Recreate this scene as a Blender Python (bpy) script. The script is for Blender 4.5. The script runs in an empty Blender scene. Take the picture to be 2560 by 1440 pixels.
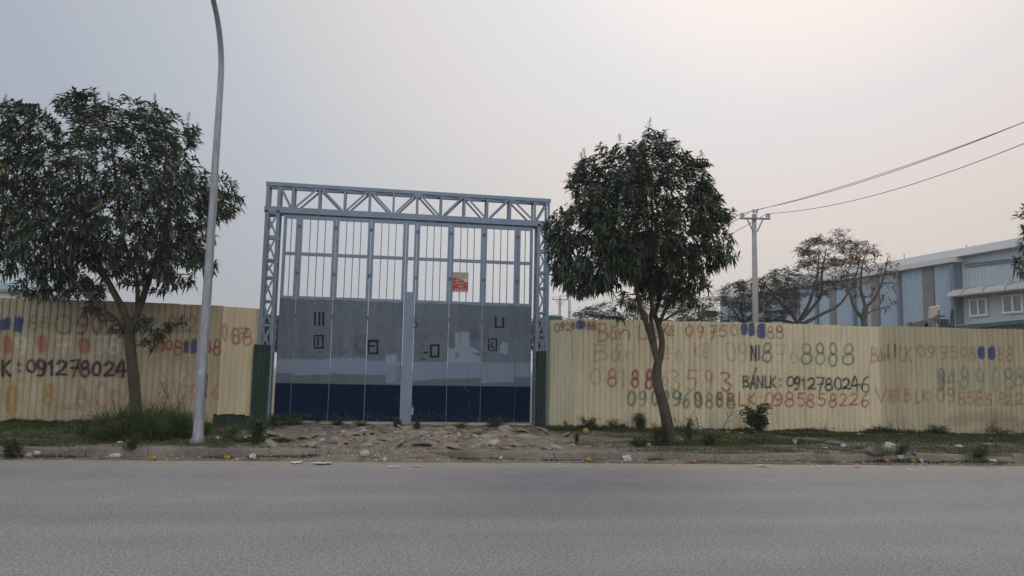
import bpy, math, random
import numpy as np
from mathutils import Vector, noise
R = math.radians
sc = bpy.context.scene
COL = sc.collection

# ------------------------------------------------------------------ camera
F, PW, PH = 1900.0, 2560.0, 1440.0
PITCH, ROLL, YAW, CH = R(6.2), R(1.15), R(9.0), 1.6
_cp, _sp, _cy, _sy, _cr, _sr = (math.cos(PITCH), math.sin(PITCH), math.cos(YAW), math.sin(YAW), math.cos(ROLL), math.sin(ROLL))
FW = np.array([_sy*_cp, _cy*_cp, _sp])
_rt = np.array([_cy, -_sy, 0.0]); _up = np.cross(_rt, FW)
RT = _cr*_rt + _sr*_up
UP = -_sr*_rt + _cr*_up
CAM = np.array([0.0, 0.0, CH])
cd = bpy.data.cameras.new('camera'); cam = bpy.data.objects.new('camera', cd); COL.objects.link(cam)
cd.sensor_width = 36.0; cd.lens = 36.0*F/PW; cd.clip_end = 3000.0; cd.clip_start = 0.1
from mathutils import Matrix
cam.matrix_world = Matrix(((RT[0], UP[0], -FW[0], CAM[0]), (RT[1], UP[1], -FW[1], CAM[1]), (RT[2], UP[2], -FW[2], CAM[2]), (0, 0, 0, 1)))
sc.camera = cam

# ------------------------------------------------------------------ light
SUN_AZ, SUN_EL = R(30), R(40)
w = bpy.data.worlds.new('World'); sc.world = w; w.use_nodes = True
nt = w.node_tree; nt.nodes.clear()
def lin(c):
    return tuple(((v/255.0)/12.92 if v/255.0 <= 0.04045 else ((v/255.0+0.055)/1.055)**2.4) for v in c)
out = nt.nodes.new('ShaderNodeOutputWorld')
sky = nt.nodes.new('ShaderNodeTexSky'); sky.sky_type = 'NISHITA'; sky.sun_disc = False
sky.sun_elevation = SUN_EL; sky.sun_rotation = SUN_AZ; sky.dust_density = 1.0; sky.air_density = 1.0
b1 = nt.nodes.new('ShaderNodeBackground'); b1.inputs[1].default_value = 0.004
nt.links.new(sky.outputs[0], b1.inputs[0])
tc = nt.nodes.new('ShaderNodeTexCoord')
def vdot(v):
    n = nt.nodes.new('ShaderNodeVectorMath'); n.operation = 'DOT_PRODUCT'; n.inputs[1].default_value = v
    nt.links.new(tc.outputs['Generated'], n.inputs[0]); return n
glow = (math.sin(SUN_AZ)*math.cos(SUN_EL), math.cos(SUN_AZ)*math.cos(SUN_EL), math.sin(SUN_EL))
d1 = vdot(glow)
mr = nt.nodes.new('ShaderNodeMapRange'); mr.inputs[1].default_value = -1.0; mr.inputs[2].default_value = 1.0
nt.links.new(d1.outputs['Value'], mr.inputs[0])
def ramp(tree, stops, src):
    r = tree.nodes.new('ShaderNodeValToRGB'); e = r.color_ramp.elements
    while len(e) < len(stops): e.new(0.5)
    for k, (p, c) in enumerate(stops):
        e[k].position = p; e[k].color = (*c, 1.0)
    tree.links.new(src, r.inputs[0]); return r
EXPO = 0.44
def dim(c): return tuple(v/2**EXPO for v in lin(c))
r1 = ramp(nt, [((t+1)/2, c) for t, c in ((-0.4, lin((236, 239, 244))), (0.12, lin((232, 235, 241))), (0.44, dim((178, 182, 190))), (0.54, dim((170, 174, 182))), (0.64, dim((175, 179, 187))), (0.76, dim((193, 196, 202))),  # low stops: unseen sky behind the camera, raised to fill the front faces
    (0.83, dim((212, 210, 208))), (0.87, dim((223, 217, 214))), (0.93, dim((228, 227, 229))), (0.97, dim((250, 243, 238))), (1.0, dim((254, 247, 242))))], mr.outputs[0])
d2 = vdot((1.0, 0.0, 0.0))
mr2 = nt.nodes.new('ShaderNodeMapRange'); mr2.inputs[1].default_value = -0.45; mr2.inputs[2].default_value = 0.75
nt.links.new(d2.outputs['Value'], mr2.inputs[0])
r2 = ramp(nt, [(0.0, (0.96, 0.995, 1.03)), (0.5, (0.995, 0.99, 0.995)), (1.0, (1.02, 0.955, 0.91))], mr2.outputs[0])
mx = nt.nodes.new('ShaderNodeMixRGB'); mx.blend_type = 'MULTIPLY'; mx.inputs[0].default_value = 1.0
nt.links.new(r1.outputs[0], mx.inputs[1]); nt.links.new(r2.outputs[0], mx.inputs[2])
b2 = nt.nodes.new('ShaderNodeBackground'); b2.inputs[1].default_value = 0.97
sz_ = nt.nodes.new('ShaderNodeSeparateXYZ'); nt.links.new(tc.outputs['Generated'], sz_.inputs[0])
r3 = ramp(nt, [(0.0, (0.98, 0.93, 0.885)), (0.12, (0.99, 0.955, 0.93)), (0.32, (1, 1, 1)), (1.0, (1, 1, 1))], sz_.outputs['Z'])   # browner air low down
mx2 = nt.nodes.new('ShaderNodeMixRGB'); mx2.blend_type = 'MULTIPLY'; mx2.inputs[0].default_value = 1.0
nt.links.new(mx.outputs[0], mx2.inputs[1]); nt.links.new(r3.outputs[0], mx2.inputs[2])
d4 = vdot((0.8, -0.6, 0.0))                        # extra warm fill put into the unseen sky behind right, to set off fence folds
mr4 = nt.nodes.new('ShaderNodeMapRange'); mr4.inputs[1].default_value = -1.0; mr4.inputs[2].default_value = 1.0
nt.links.new(d4.outputs['Value'], mr4.inputs[0])
r4 = ramp(nt, [(0.0, (1, 1, 1)), (0.60, (1, 1, 1)), (0.85, (1.22, 1.17, 1.10)), (1.0, (1.42, 1.32, 1.20))], mr4.outputs[0])
mx3 = nt.nodes.new('ShaderNodeMixRGB'); mx3.blend_type = 'MULTIPLY'; mx3.inputs[0].default_value = 1.0
nt.links.new(mx2.outputs[0], mx3.inputs[1]); nt.links.new(r4.outputs[0], mx3.inputs[2])
nt.links.new(mx3.outputs[0], b2.inputs[0])
ad = nt.nodes.new('ShaderNodeAddShader')
nt.links.new(b1.outputs[0], ad.inputs[0]); nt.links.new(b2.outputs[0], ad.inputs[1]); nt.links.new(ad.outputs[0], out.inputs[0])
sl = bpy.data.lights.new('sun', 'SUN'); sl.energy = 0.7; sl.angle = R(25); sl.color = (1.0, 0.9, 0.78)
so = bpy.data.objects.new('sun', sl); COL.objects.link(so)
so.rotation_euler = Vector((-glow[0], -glow[1], -glow[2])).to_track_quat('-Z', 'Y').to_euler()
sc.view_settings.view_transform = 'Standard'; sc.view_settings.look = 'None'; sc.view_settings.exposure = EXPO; sc.view_settings.gamma = 1.0
sc.cycles.max_bounces = 6; sc.cycles.transparent_max_bounces = 8
sc.cycles.use_denoising = True

# ------------------------------------------------------------------ helpers
def pray(x, y): return RT*(x-PW/2)/F + UP*(PH/2-y)/F + FW
def atz(x, y, z): d = pray(x, y); return CAM + d*((z-CH)/d[2])
def aty(x, y, Y): d = pray(x, y); return CAM + d*(Y/d[1])
def on_plane(x, y, p, n):
    d = pray(x, y); p = np.array(p); n = np.array(n); return CAM + d*(np.dot(p-CAM, n)/np.dot(d, n))

def tag(o, label=None, cat=None, group=None, kind=None):
    if label: o['label'] = label
    if cat: o['category'] = cat
    if group: o['group'] = group
    if kind: o['kind'] = kind
    return o
def thing(name, loc, label, cat, group=None):
    o = bpy.data.objects.new(name, None); COL.objects.link(o); o.location = tuple(loc); o.empty_display_size = 0.2
    o['org'] = tuple(float(v) for v in loc)
    return tag(o, label, cat, group)
def mk(name, V, Fs, mat, parent=None, smooth=False, col=None, loc=None, mats=None, midx=None):
    """V: n x 3 world coordinates; Fs: list of index tuples or an m x k array"""
    V = np.asarray(V, float).reshape(-1, 3)
    org = np.zeros(3)
    if parent is not None: org = np.array(parent['org'])
    elif loc is not None: org = np.array(loc, float)
    V = V - org
    me = bpy.data.meshes.new(name)
    if isinstance(Fs, np.ndarray):
        n, k = Fs.shape
        me.vertices.add(len(V)); me.vertices.foreach_set('co', V.astype(np.float32).ravel())
        me.loops.add(n*k); me.loops.foreach_set('vertex_index', Fs.astype(np.int32).ravel())
        me.polygons.add(n); me.polygons.foreach_set('loop_start', np.arange(0, n*k, k, dtype=np.int32))
        me.update(calc_edges=True)
    else:
        me.from_pydata([tuple(v) for v in V], [], [tuple(f) for f in Fs]); me.update()
    if smooth: me.polygons.foreach_set('use_smooth', np.ones(len(me.polygons), bool))
    if col is not None:
        a = me.color_attributes.new('Col', 'FLOAT_COLOR', 'POINT')
        col = np.asarray(col, np.float32)
        if col.shape[1] == 3: col = np.hstack([col, np.ones((len(col), 1), np.float32)])
        a.data.foreach_set('color', col.ravel())
    for m in (mats or [mat]): me.materials.append(m)
    if midx is not None: me.polygons.foreach_set('material_index', np.asarray(midx, np.int32))
    o = bpy.data.objects.new(name, me); COL.objects.link(o)
    if parent is not None:
        o.parent = parent; o['org'] = tuple(parent['org'])
    else:
        o.location = tuple(org); o['org'] = tuple(org)
    return o
def place_copy(o, loc, rz=0.0, s=1.0):
    c = o.copy(); COL.objects.link(c); c.location = loc; c.rotation_euler = (0, 0, rz); c.scale = (s, s, s); return c

class MB:
    def __init__(self): self.V = []; self.Fa = []
    def add(self, V, Fs):
        b = len(self.V); self.V += [tuple(map(float, v)) for v in V]; self.Fa += [tuple(b+i for i in f) for f in Fs]; return self
    def box(self, x0, x1, y0, y1, z0, z1):
        return self.add([(x0, y0, z0), (x1, y0, z0), (x1, y1, z0), (x0, y1, z0), (x0, y0, z1), (x1, y0, z1), (x1, y1, z1), (x0, y1, z1)],
                        [(0, 3, 2, 1), (4, 5, 6, 7), (0, 1, 5, 4), (1, 2, 6, 5), (2, 3, 7, 6), (3, 0, 4, 7)])
    def bar(self, a, b, wd, dp, side=(0, 1, 0)):
        """square bar from a to b, dp along 'side', wd across"""
        a = np.array(a, float); b = np.array(b, float); d = b-a; d /= np.linalg.norm(d)
        s = np.array(side, float); s = s-d*np.dot(s, d); s /= np.linalg.norm(s); t = np.cross(d, s)
        V = [p+t*i*wd/2+s*j*dp/2 for p in (a, b) for i, j in ((-1, -1), (1, -1), (1, 1), (-1, 1))]
        return self.add(V, [(0, 1, 2, 3), (7, 6, 5, 4), (0, 4, 5, 1), (1, 5, 6, 2), (2, 6, 7, 3), (3, 7, 4, 0)])
    def tube(self, pts, rad, n=8, cap=True):
        pts = np.array(pts, float); rad = np.broadcast_to(np.array(rad, float), (len(pts),))
        b = len(self.V); u = None
        for i, p in enumerate(pts):
            d = pts[min(i+1, len(pts)-1)]-pts[max(i-1, 0)]; d = d/(np.linalg.norm(d)+1e-9)
            if u is None: u = np.array([1.0, 0, 0]) if abs(d[0]) < 0.8 else np.array([0, 1.0, 0])
            u = u-d*np.dot(u, d); u /= np.linalg.norm(u); v = np.cross(d, u)
            for k in range(n):
                a = 2*math.pi*k/n; self.V.append(tuple(p+rad[i]*(u*math.cos(a)+v*math.sin(a))))
        for i in range(len(pts)-1):
            for k in range(n):
                k2 = (k+1) % n; self.Fa.append((b+i*n+k, b+i*n+k2, b+(i+1)*n+k2, b+(i+1)*n+k))
        if cap:
            self.Fa.append(tuple(b+k for k in reversed(range(n)))); self.Fa.append(tuple(b+(len(pts)-1)*n+k for k in range(n)))
        return self
    def build(self, name, mat, parent=None, smooth=False, **k): return mk(name, self.V, self.Fa, mat, parent, smooth, **k)

def spline(pts, n=6):
    P = np.array(pts, float); Q = np.vstack([2*P[0]-P[1], P, 2*P[-1]-P[-2]]); o = []
    for i in range(1, len(Q)-2):
        for t in np.linspace(0, 1, n, endpoint=False):
            a, b, c, d = Q[i-1], Q[i], Q[i+1], Q[i+2]
            o.append(0.5*((2*b)+(-a+c)*t+(2*a-5*b+4*c-d)*t*t+(-a+3*b-3*c+d)*t**3))
    o.append(P[-1]); return np.array(o)

# ------------------------------------------------------------------ materials
def M(name, col, rough=0.7, var=0.18, scale=6.0, col2=None, bump=0.0, bscale=60.0, metal=0.0, spec=0.3, attr=None, stretch=(1, 1, 1), transl=0.0, rnd=0.0, fine=0.0):
    m = bpy.data.materials.new(name); m.use_nodes = True; t = m.node_tree; N = t.nodes; L = t.links
    p = N['Principled BSDF']; p.inputs['Roughness'].default_value = rough; p.inputs['Metallic'].default_value = metal
    p.inputs['Specular IOR Level'].default_value = spec
    tcn = N.new('ShaderNodeTexCoord'); mp = N.new('ShaderNodeMapping'); mp.inputs['Scale'].default_value = stretch
    L.new(tcn.outputs['Object'], mp.inputs[0])
    nz = N.new('ShaderNodeTexNoise'); nz.inputs['Scale'].default_value = scale; nz.inputs['Detail'].default_value = 6; nz.inputs['Roughness'].default_value = 0.65
    L.new(mp.outputs[0], nz.inputs['Vector'])
    c2 = col2 or tuple(v*(1+var) for v in col); c1 = col if col2 else tuple(v*(1-var) for v in col)
    r = ramp(t, [(0.3, c1), (0.7, c2)], nz.outputs[0]); cur = r.outputs[0]
    def mul(a, b, f=1.0):
        x = N.new('ShaderNodeMixRGB'); x.blend_type = 'MULTIPLY'; x.inputs[0].default_value = f
        L.new(a, x.inputs[1]); L.new(b, x.inputs[2]); return x.outputs[0]
    if fine:
        n2 = N.new('ShaderNodeTexNoise'); n2.inputs['Scale'].default_value = bscale; n2.inputs['Detail'].default_value = 2
        L.new(tcn.outputs['Object'], n2.inputs['Vector'])
        rr = ramp(t, [(0.3, (1-fine,)*3), (0.7, (1+fine,)*3)], n2.outputs[0]); cur = mul(cur, rr.outputs[0])
    if attr:
        a = N.new('ShaderNodeVertexColor'); a.layer_name = 'Col'
        if attr == 'mul': cur = mul(cur, a.outputs[0])
        else:
            x = N.new('ShaderNodeMixRGB'); L.new(a.outputs['Alpha'], x.inputs[0]); L.new(cur, x.inputs[1]); L.new(a.outputs[0], x.inputs[2]); cur = x.outputs[0]
    if rnd:
        oi = N.new('ShaderNodeObjectInfo'); rr = ramp(t, [(0.0, (1-rnd,)*3), (1.0, (1+rnd,)*3)], oi.outputs['Random']); cur = mul(cur, rr.outputs[0])
    L.new(cur, p.inputs['Base Color'])
    if bump:
        bn = N.new('ShaderNodeTexNoise'); bn.inputs['Scale'].default_value = bscale; bn.inputs['Detail'].default_value = 4
        L.new(mp.outputs[0], bn.inputs['Vector'])
        bp = N.new('ShaderNodeBump'); bp.inputs['Strength'].default_value = bump; bp.inputs['Distance'].default_value = 0.02
        L.new(bn.outputs[0], bp.inputs['Height']); L.new(bp.outputs[0], p.inputs['Normal'])
    if transl:
        tr = N.new('ShaderNodeBsdfTranslucent'); L.new(cur, tr.inputs[0]); mxs = N.new('ShaderNodeMixShader'); mxs.inputs[0].default_value = transl
        L.new(p.outputs[0], mxs.inputs[1]); L.new(tr.outputs[0], mxs.inputs[2]); L.new(mxs.outputs[0], N['Material Output'].inputs[0])
    return m
MAT = {}
MAT['fence'] = M('cream_sheet_paint', (0.54, 0.48, 0.33), 0.6, 0.14, 1.4, bump=0.0, attr='over', stretch=(1.5, 1.5, 0.35), rnd=0.03, fine=0.06, bscale=30)
MAT['fence_falloff'] = M('cream_sheet_light_falloff', (0.345, 0.305, 0.205), 0.65, 0.15, 1.4, col2=(0.44, 0.39, 0.265), attr='over', stretch=(1.5, 1.5, 0.35), rnd=0.03, fine=0.06, bscale=30)  # same cream paint, darkened so light falloff past the bend sits in the colour
MAT['fence_old'] = M('weathered_cream_sheet_paint', (0.30, 0.258, 0.18), 0.7, 0.2, 1.5, col2=(0.45, 0.39, 0.275), attr='over', stretch=(1.2, 1.2, 0.4), rnd=0.04, fine=0.10, bscale=22)  # weathered blotches; the darker overall tone also carries light falloff at the left
MAT['green_sheet'] = M('green_sheet_paint', (0.016, 0.043, 0.033), 0.6, 0.25, 2.0, stretch=(2, 2, 0.4))
MAT['gate'] = M('grey_blue_gate_paint', (0.19, 0.245, 0.325), 0.5, 0.12, 3.0)
MAT['gate_panel'] = M('gate_panel_paint', (0.125, 0.152, 0.19), 0.7, 0.16, 1.5, attr='over', fine=0.07, bscale=9, spec=0.05, stretch=(2.5, 1, 0.6))
MAT['hinge'] = M('grimy_hinge_steel', (0.11, 0.135, 0.17), 0.6, 0.2)
MAT['black'] = M('black_steel', (0.02, 0.02, 0.022), 0.5, 0.3)
MAT['steel'] = M('galvanised_steel', (0.25, 0.27, 0.30), 0.5, 0.28, 4.0, metal=0.35, stretch=(4, 4, 0.6), bump=0.1, bscale=25)
MAT['concrete'] = M('weathered_concrete', (0.30, 0.28, 0.25), 0.9, 0.25, 4.0, bump=0.4, bscale=40)
MAT['pole_concrete'] = M('pole_concrete', (0.30, 0.29, 0.28), 0.9, 0.12, 4.0)
MAT['kerb'] = M('kerb_concrete', (0.085, 0.075, 0.062), 0.95, 0.3, 0.9, col2=(0.23, 0.205, 0.175), bump=0.8, bscale=26, fine=0.22)
MAT['slab'] = M('broken_paving', (0.235, 0.205, 0.172), 0.95, 0.3, 5.0, bump=0.7, bscale=30, rnd=0.3, fine=0.15)
MAT['bark'] = M('mango_bark', (0.062, 0.052, 0.041), 0.95, 0.45, 9.0, bump=0.8, bscale=25, stretch=(1, 1, 0.5))
MAT['bark_dark'] = M('dark_bark', (0.085, 0.075, 0.066), 0.95, 0.3, 5.0)  # bark lightened: haze over the far trees is put into its colour
MAT['leaf'] = M('mango_leaf', (0.046, 0.066, 0.046), 0.5, 0.25, 1.5, attr='mul', transl=0.16, spec=0.35)
MAT['leaf_flame'] = M('feathery_leaf', (0.068, 0.076, 0.064), 0.8, 0.25, 1.0, attr='mul', transl=0.2)  # foliage tone lifted, with distance haze put into the colour
MAT['leaf_red'] = M('reddish_dry_leaf', (0.17, 0.085, 0.055), 0.8, 0.3, 2.0, attr='mul', transl=0.3)
MAT['weed'] = M('weed_leaf', (0.058, 0.095, 0.040), 0.6, 0.3, 2.0, attr='mul', transl=0.25)
MAT['grass'] = M('grass_blade', (0.058, 0.080, 0.032), 0.7, 0.4, 1.1, attr='mul', transl=0.3)
MAT['flower'] = M('mango_panicle', (0.16, 0.14, 0.085), 0.9, 0.2)
MAT['twig'] = M('dry_twig', (0.075, 0.055, 0.04), 0.95, 0.3)
MAT['fruit'] = M('yellow_fruit_skin', (0.30, 0.165, 0.02), 0.5, 0.3, 15.0)
MAT['white'] = M('white_plastic', (0.46, 0.46, 0.45), 0.5, 0.12, 10.0, bump=0.4, bscale=30)
MAT['pink'] = M('pale_pink_plastic', (0.50, 0.38, 0.36), 0.6, 0.2, 10.0)
MAT['bluebag'] = M('pale_blue_plastic', (0.40, 0.48, 0.60), 0.5, 0.2, 10.0, bump=0.4)
MAT['stone'] = M('pale_stone', (0.36, 0.33, 0.29), 0.9, 0.25, 6.0, bump=0.6, bscale=20)
MAT['darkstone'] = M('dark_stone', (0.12, 0.11, 0.10), 0.9, 0.3, 6.0, bump=0.6, bscale=20)
MAT['scrap'] = M('litter_scrap', (1, 1, 1), 0.8, 0.05, 3.0, attr='mul')
MAT['wall_blue'] = M('pale_blue_cladding', (0.285, 0.365, 0.44), 0.55, 0.06, 0.5, stretch=(1, 1, 0.15))
MAT['wall_pale'] = M('pale_grey_blue_cladding', (0.36, 0.415, 0.455), 0.55, 0.10, 0.6, stretch=(1, 1, 0.15))
MAT['wall_grey'] = M('pale_grey_cladding', (0.52, 0.52, 0.51), 0.6, 0.06, 0.5)
MAT['column'] = M('brown_grey_cladding_strip', (0.19, 0.175, 0.165), 0.8, 0.15, 1.0)
MAT['pipe'] = M('blue_grey_downpipe', (0.15, 0.19, 0.235), 0.6, 0.1)
MAT['window_frame'] = M('white_window_frame', (0.6, 0.6, 0.6), 0.5, 0.05)
MAT['glass'] = M('dark_window_glass', (0.10, 0.125, 0.14), 0.15, 0.2, 2.0, spec=0.6)
MAT['awning'] = M('pale_awning_sheet', (0.44, 0.43, 0.40), 0.7, 0.12, 2.0)
MAT['teal'] = M('teal_painted_steel', (0.05, 0.11, 0.13), 0.6, 0.15)
MAT['rusty'] = M('rusty_corrugated_sheet', (0.17, 0.15, 0.12), 0.8, 0.4, 3.0, col2=(0.33, 0.32, 0.29), stretch=(3, 3, 0.3))
MAT['tan'] = M('tan_board', (0.38, 0.33, 0.28), 0.7, 0.12)
MAT['insulator'] = M('porcelain', (0.35, 0.35, 0.36), 0.35, 0.1)
MAT['wire'] = M('cable_black', (0.03, 0.03, 0.03), 0.6, 0.1)
MAT['earth'] = M('bare_earth', (0.17, 0.145, 0.115), 1.0, 0.3, 0.4)

def asphalt():
    m = bpy.data.materials.new('dusty_asphalt'); m.use_nodes = True; t = m.node_tree; N = t.nodes; L = t.links; p = N['Principled BSDF']
    p.inputs['Roughness'].default_value = 0.85; p.inputs['Specular IOR Level'].default_value = 0.25
    tcn = N.new('ShaderNodeTexCoord')
    def nz(s, d=3, r=0.6, st=None):
        n = N.new('ShaderNodeTexNoise'); n.inputs['Scale'].default_value = s; n.inputs['Detail'].default_value = d; n.inputs['Roughness'].default_value = r
        if st:
            mp = N.new('ShaderNodeMapping'); mp.inputs['Scale'].default_value = st; L.new(tcn.outputs['Object'], mp.inputs[0]); L.new(mp.outputs[0], n.inputs['Vector'])
        else: L.new(tcn.outputs['Object'], n.inputs['Vector'])
        return n.outputs[0]
    def mul(a, b):
        x = N.new('ShaderNodeMixRGB'); x.blend_type = 'MULTIPLY'; x.inputs[0].default_value = 1; L.new(a, x.inputs[1]); L.new(b, x.inputs[2]); return x.outputs[0]
    base = ramp(t, [(0.3, (0.172, 0.177, 0.187)), (0.7, (0.226, 0.225, 0.224))], nz(0.6, 5, 0.5, (0.06, 1.6, 1))).outputs[0]
    cur = mul(base, ramp(t, [(0.32, (0.42,)*3), (0.5, (1.0,)*3), (0.70, (1.62,)*3)], nz(62, 2)).outputs[0])
    cur = mul(cur, ramp(t, [(0.34, (0.80,)*3), (0.66, (1.2,)*3)], nz(24, 3)).outputs[0])
    cur = mul(cur, ramp(t, [(0.3, (0.94,)*3), (0.7, (1.06,)*3)], nz(1.1, 5)).outputs[0])
    vo = N.new('ShaderNodeTexVoronoi'); vo.inputs['Scale'].default_value = 34; L.new(tcn.outputs['Object'], vo.inputs['Vector'])
    cur = mul(cur, ramp(t, [(0.0, (1.5,)*3), (0.16, (1.0,)*3)], vo.outputs['Distance']).outputs[0])
    sx = N.new('ShaderNodeSeparateXYZ'); L.new(tcn.outputs['Object'], sx.inputs[0])
    def mth(op, a, b=None):
        n = N.new('ShaderNodeMath'); n.operation = op
        for i, v in enumerate((a, b)):
            if v is None: continue
            if isinstance(v, (int, float)): n.inputs[i].default_value = v
            else: L.new(v, n.inputs[i])
        return n.outputs[0]
    yy = mth('ADD', sx.outputs['Y'], mth('MULTIPLY', sx.outputs['X'], 0.045))
    yy = mth('ADD', yy, mth('MULTIPLY', mth('SUBTRACT', nz(0.8, 5), 0.5), 1.6))
    yy = mth('ADD', yy, mth('MULTIPLY', mth('SUBTRACT', nz(9, 3), 0.5), 0.5))
    dust = ramp(t, [(0.0, (0,)*3), (0.5, (0.35,)*3), (1.0, (0.92,)*3)], mth('DIVIDE', mth('SUBTRACT', yy, 11.6), 1.6)).outputs[0]
    x = N.new('ShaderNodeMixRGB'); L.new(dust, x.inputs[0]); L.new(cur, x.inputs[1])
    dc = mul(ramp(t, [(0.3, (0.24, 0.21, 0.18)), (0.7, (0.31, 0.275, 0.24))], nz(3, 5)).outputs[0], ramp(t, [(0.3, (0.85,)*3), (0.7, (1.15,)*3)], nz(50, 2)).outputs[0])
    L.new(dc, x.inputs[2]); L.new(x.outputs[0], p.inputs['Base Color'])
    bp = N.new('ShaderNodeBump'); bp.inputs['Strength'].default_value = 0.5; bp.inputs['Distance'].default_value = 0.01
    L.new(nz(70, 3), bp.inputs['Height']); L.new(bp.outputs[0], p.inputs['Normal'])
    return m
MAT['asphalt'] = asphalt()

def ground_mat():
    """verge: bare dirt / moss by the vertex colour's red channel (how much grows there)"""
    m = bpy.data.materials.new('weedy_verge_soil'); m.use_nodes = True; t = m.node_tree; N = t.nodes; L = t.links; p = N['Principled BSDF']
    p.inputs['Roughness'].default_value = 1.0; p.inputs['Specular IOR Level'].default_value = 0.1
    tcn = N.new('ShaderNodeTexCoord')
    def nz(s, d=5):
        n = N.new('ShaderNodeTexNoise'); n.inputs['Scale'].default_value = s; n.inputs['Detail'].default_value = d; n.inputs['Roughness'].default_value = 0.65
        L.new(tcn.outputs['Object'], n.inputs['Vector']); return n.outputs[0]
    dirt = ramp(t, [(0.25, (0.12, 0.102, 0.082)), (0.55, (0.215, 0.186, 0.155)), (0.8, (0.30, 0.262, 0.225))], nz(4)).outputs[0]
    moss = ramp(t, [(0.3, (0.040, 0.043, 0.026)), (0.55, (0.075, 0.078, 0.042)), (0.8, (0.13, 0.12, 0.085))], nz(7)).outputs[0]
    a = N.new('ShaderNodeVertexColor'); a.layer_name = 'Col'
    ad2 = N.new('ShaderNodeMath'); ad2.operation = 'ADD'; L.new(nz(2.2), ad2.inputs[0])
    sp = N.new('ShaderNodeSeparateColor'); L.new(a.outputs[0], sp.inputs[0]); L.new(sp.outputs[0], ad2.inputs[1])
    f = ramp(t, [(0.42, (0,)*3), (0.62, (1,)*3)], None or ad2.outputs[0])
    sb = N.new('ShaderNodeMath'); sb.operation = 'MULTIPLY'; sb.inputs[1].default_value = 0.5
    L.new(ad2.outputs[0], sb.inputs[0]); L.new(sb.outputs[0], f.inputs[0])
    x = N.new('ShaderNodeMixRGB'); L.new(f.outputs[0], x.inputs[0]); L.new(dirt, x.inputs[1]); L.new(moss, x.inputs[2])
    fn = ramp(t, [(0.3, (0.72,)*3), (0.7, (1.25,)*3)], nz(38, 3)).outputs[0]
    y = N.new('ShaderNodeMixRGB'); y.blend_type = 'MULTIPLY'; y.inputs[0].default_value = 1; L.new(x.outputs[0], y.inputs[1]); L.new(fn, y.inputs[2])
    L.new(y.outputs[0], p.inputs['Base Color'])
    bp = N.new('ShaderNodeBump'); bp.inputs['Strength'].default_value = 0.9; bp.inputs['Distance'].default_value = 0.03
    L.new(nz(22), bp.inputs['Height']); L.new(bp.outputs[0], p.inputs['Normal'])
    return m
MAT['verge'] = ground_mat()

# ------------------------------------------------------------------ ground, road, kerb
def ykerb(x): return 13.72-0.045*(x-1.0)          # front face line of the kerb
def sstep(a, b, t):
    t = np.clip((t-a)/(b-a), 0, 1); return t*t*(3-2*t)
def n2(x, y, s, seed=0.0): return noise.noise((x*s, y*s, seed))
def spill(x):  return float(sstep(-1.5, -0.5, x)*(1-sstep(0.5, 1.4, x)))       # where soil has run over the kerb
def gh(x, y, detail=True):
    t = y-ykerb(x)                                # distance behind the kerb face
    base = 0.165*sstep(0.03, 0.12, t) + 0.045*sstep(0.2, 5.0, t)
    h = base
    s = spill(x)
    ramp_h = 0.20*sstep(-0.75, 0.55, t)
    h = h*(1-s) + max(h*0.2, ramp_h)*s if t < 0.6 else h+0.03*s*(1-sstep(0.6, 1.6, t))
    if detail:
        k = sstep(-0.1, 0.4, t)
        h += (0.025*n2(x, y, 1.3)+0.018*n2(x, y, 4.0, 3.1)+0.010*n2(x, y, 11.0, 5.0))*(0.25+0.75*k)
        if t < 0.03: h += 0.008+0.05*max(0, n2(x, y, 0.9, 9.0)+0.2)*sstep(-0.38, -0.02, t)
        if -2.9 < x < 3.6: h += 0.02*n2(x, y, 2.5, 7.0)*k
    return float(h)
def gpt(px_, py_):
    """the point of the ground seen at a pixel"""
    d = pray(px_, py_)
    for Y in np.arange(11.0, 21.0, 0.02):
        q = CAM+d*(Y/d[1]); z = gh(q[0], q[1])
        if q[2] <= z: return np.array([q[0], q[1], z])
    q = atz(px_, py_, 0.21); return np.array([q[0], q[1], 0.21])
def green_amount(x, y):
    t = y-ykerb(x)
    g = 0.42+0.30*(1-sstep(-4.5, -2.0, x))+0.22*sstep(3.8, 6.0, x)
    g -= 0.40*sstep(-2.9, -1.9, x)*(1-sstep(2.6, 4.6, x))
    g += 0.22*sstep(3.3, 4.6, t)
    if t < 0.05: g -= 0.25
    g -= 0.18*math.exp(-((t-0.35)/0.25)**2)
    return float(np.clip(g+0.45*n2(x, y, 0.9, 2.0)+0.25*n2(x, y, 2.6, 4.4), 0, 1))

g0 = np.array([[-1500, -1500, -0.03], [1500, -1500, -0.03], [1500, 1500, -0.03], [-1500, 1500, -0.03]])
tag(mk('ground', g0, [(0, 1, 2, 3)], MAT['earth']), kind='structure')
rv = [(x, y, 0.0) for x in (-80, 80) for y in (-14, ykerb(x)-0.30)]
tag(mk('road', np.array([(-80, -14, 0), (80, -14, 0), (80, ykerb(80)-0.28, 0), (-80, ykerb(-80)-0.28, 0)]), [(0, 1, 2, 3)], MAT['asphalt']), kind='structure')
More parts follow.
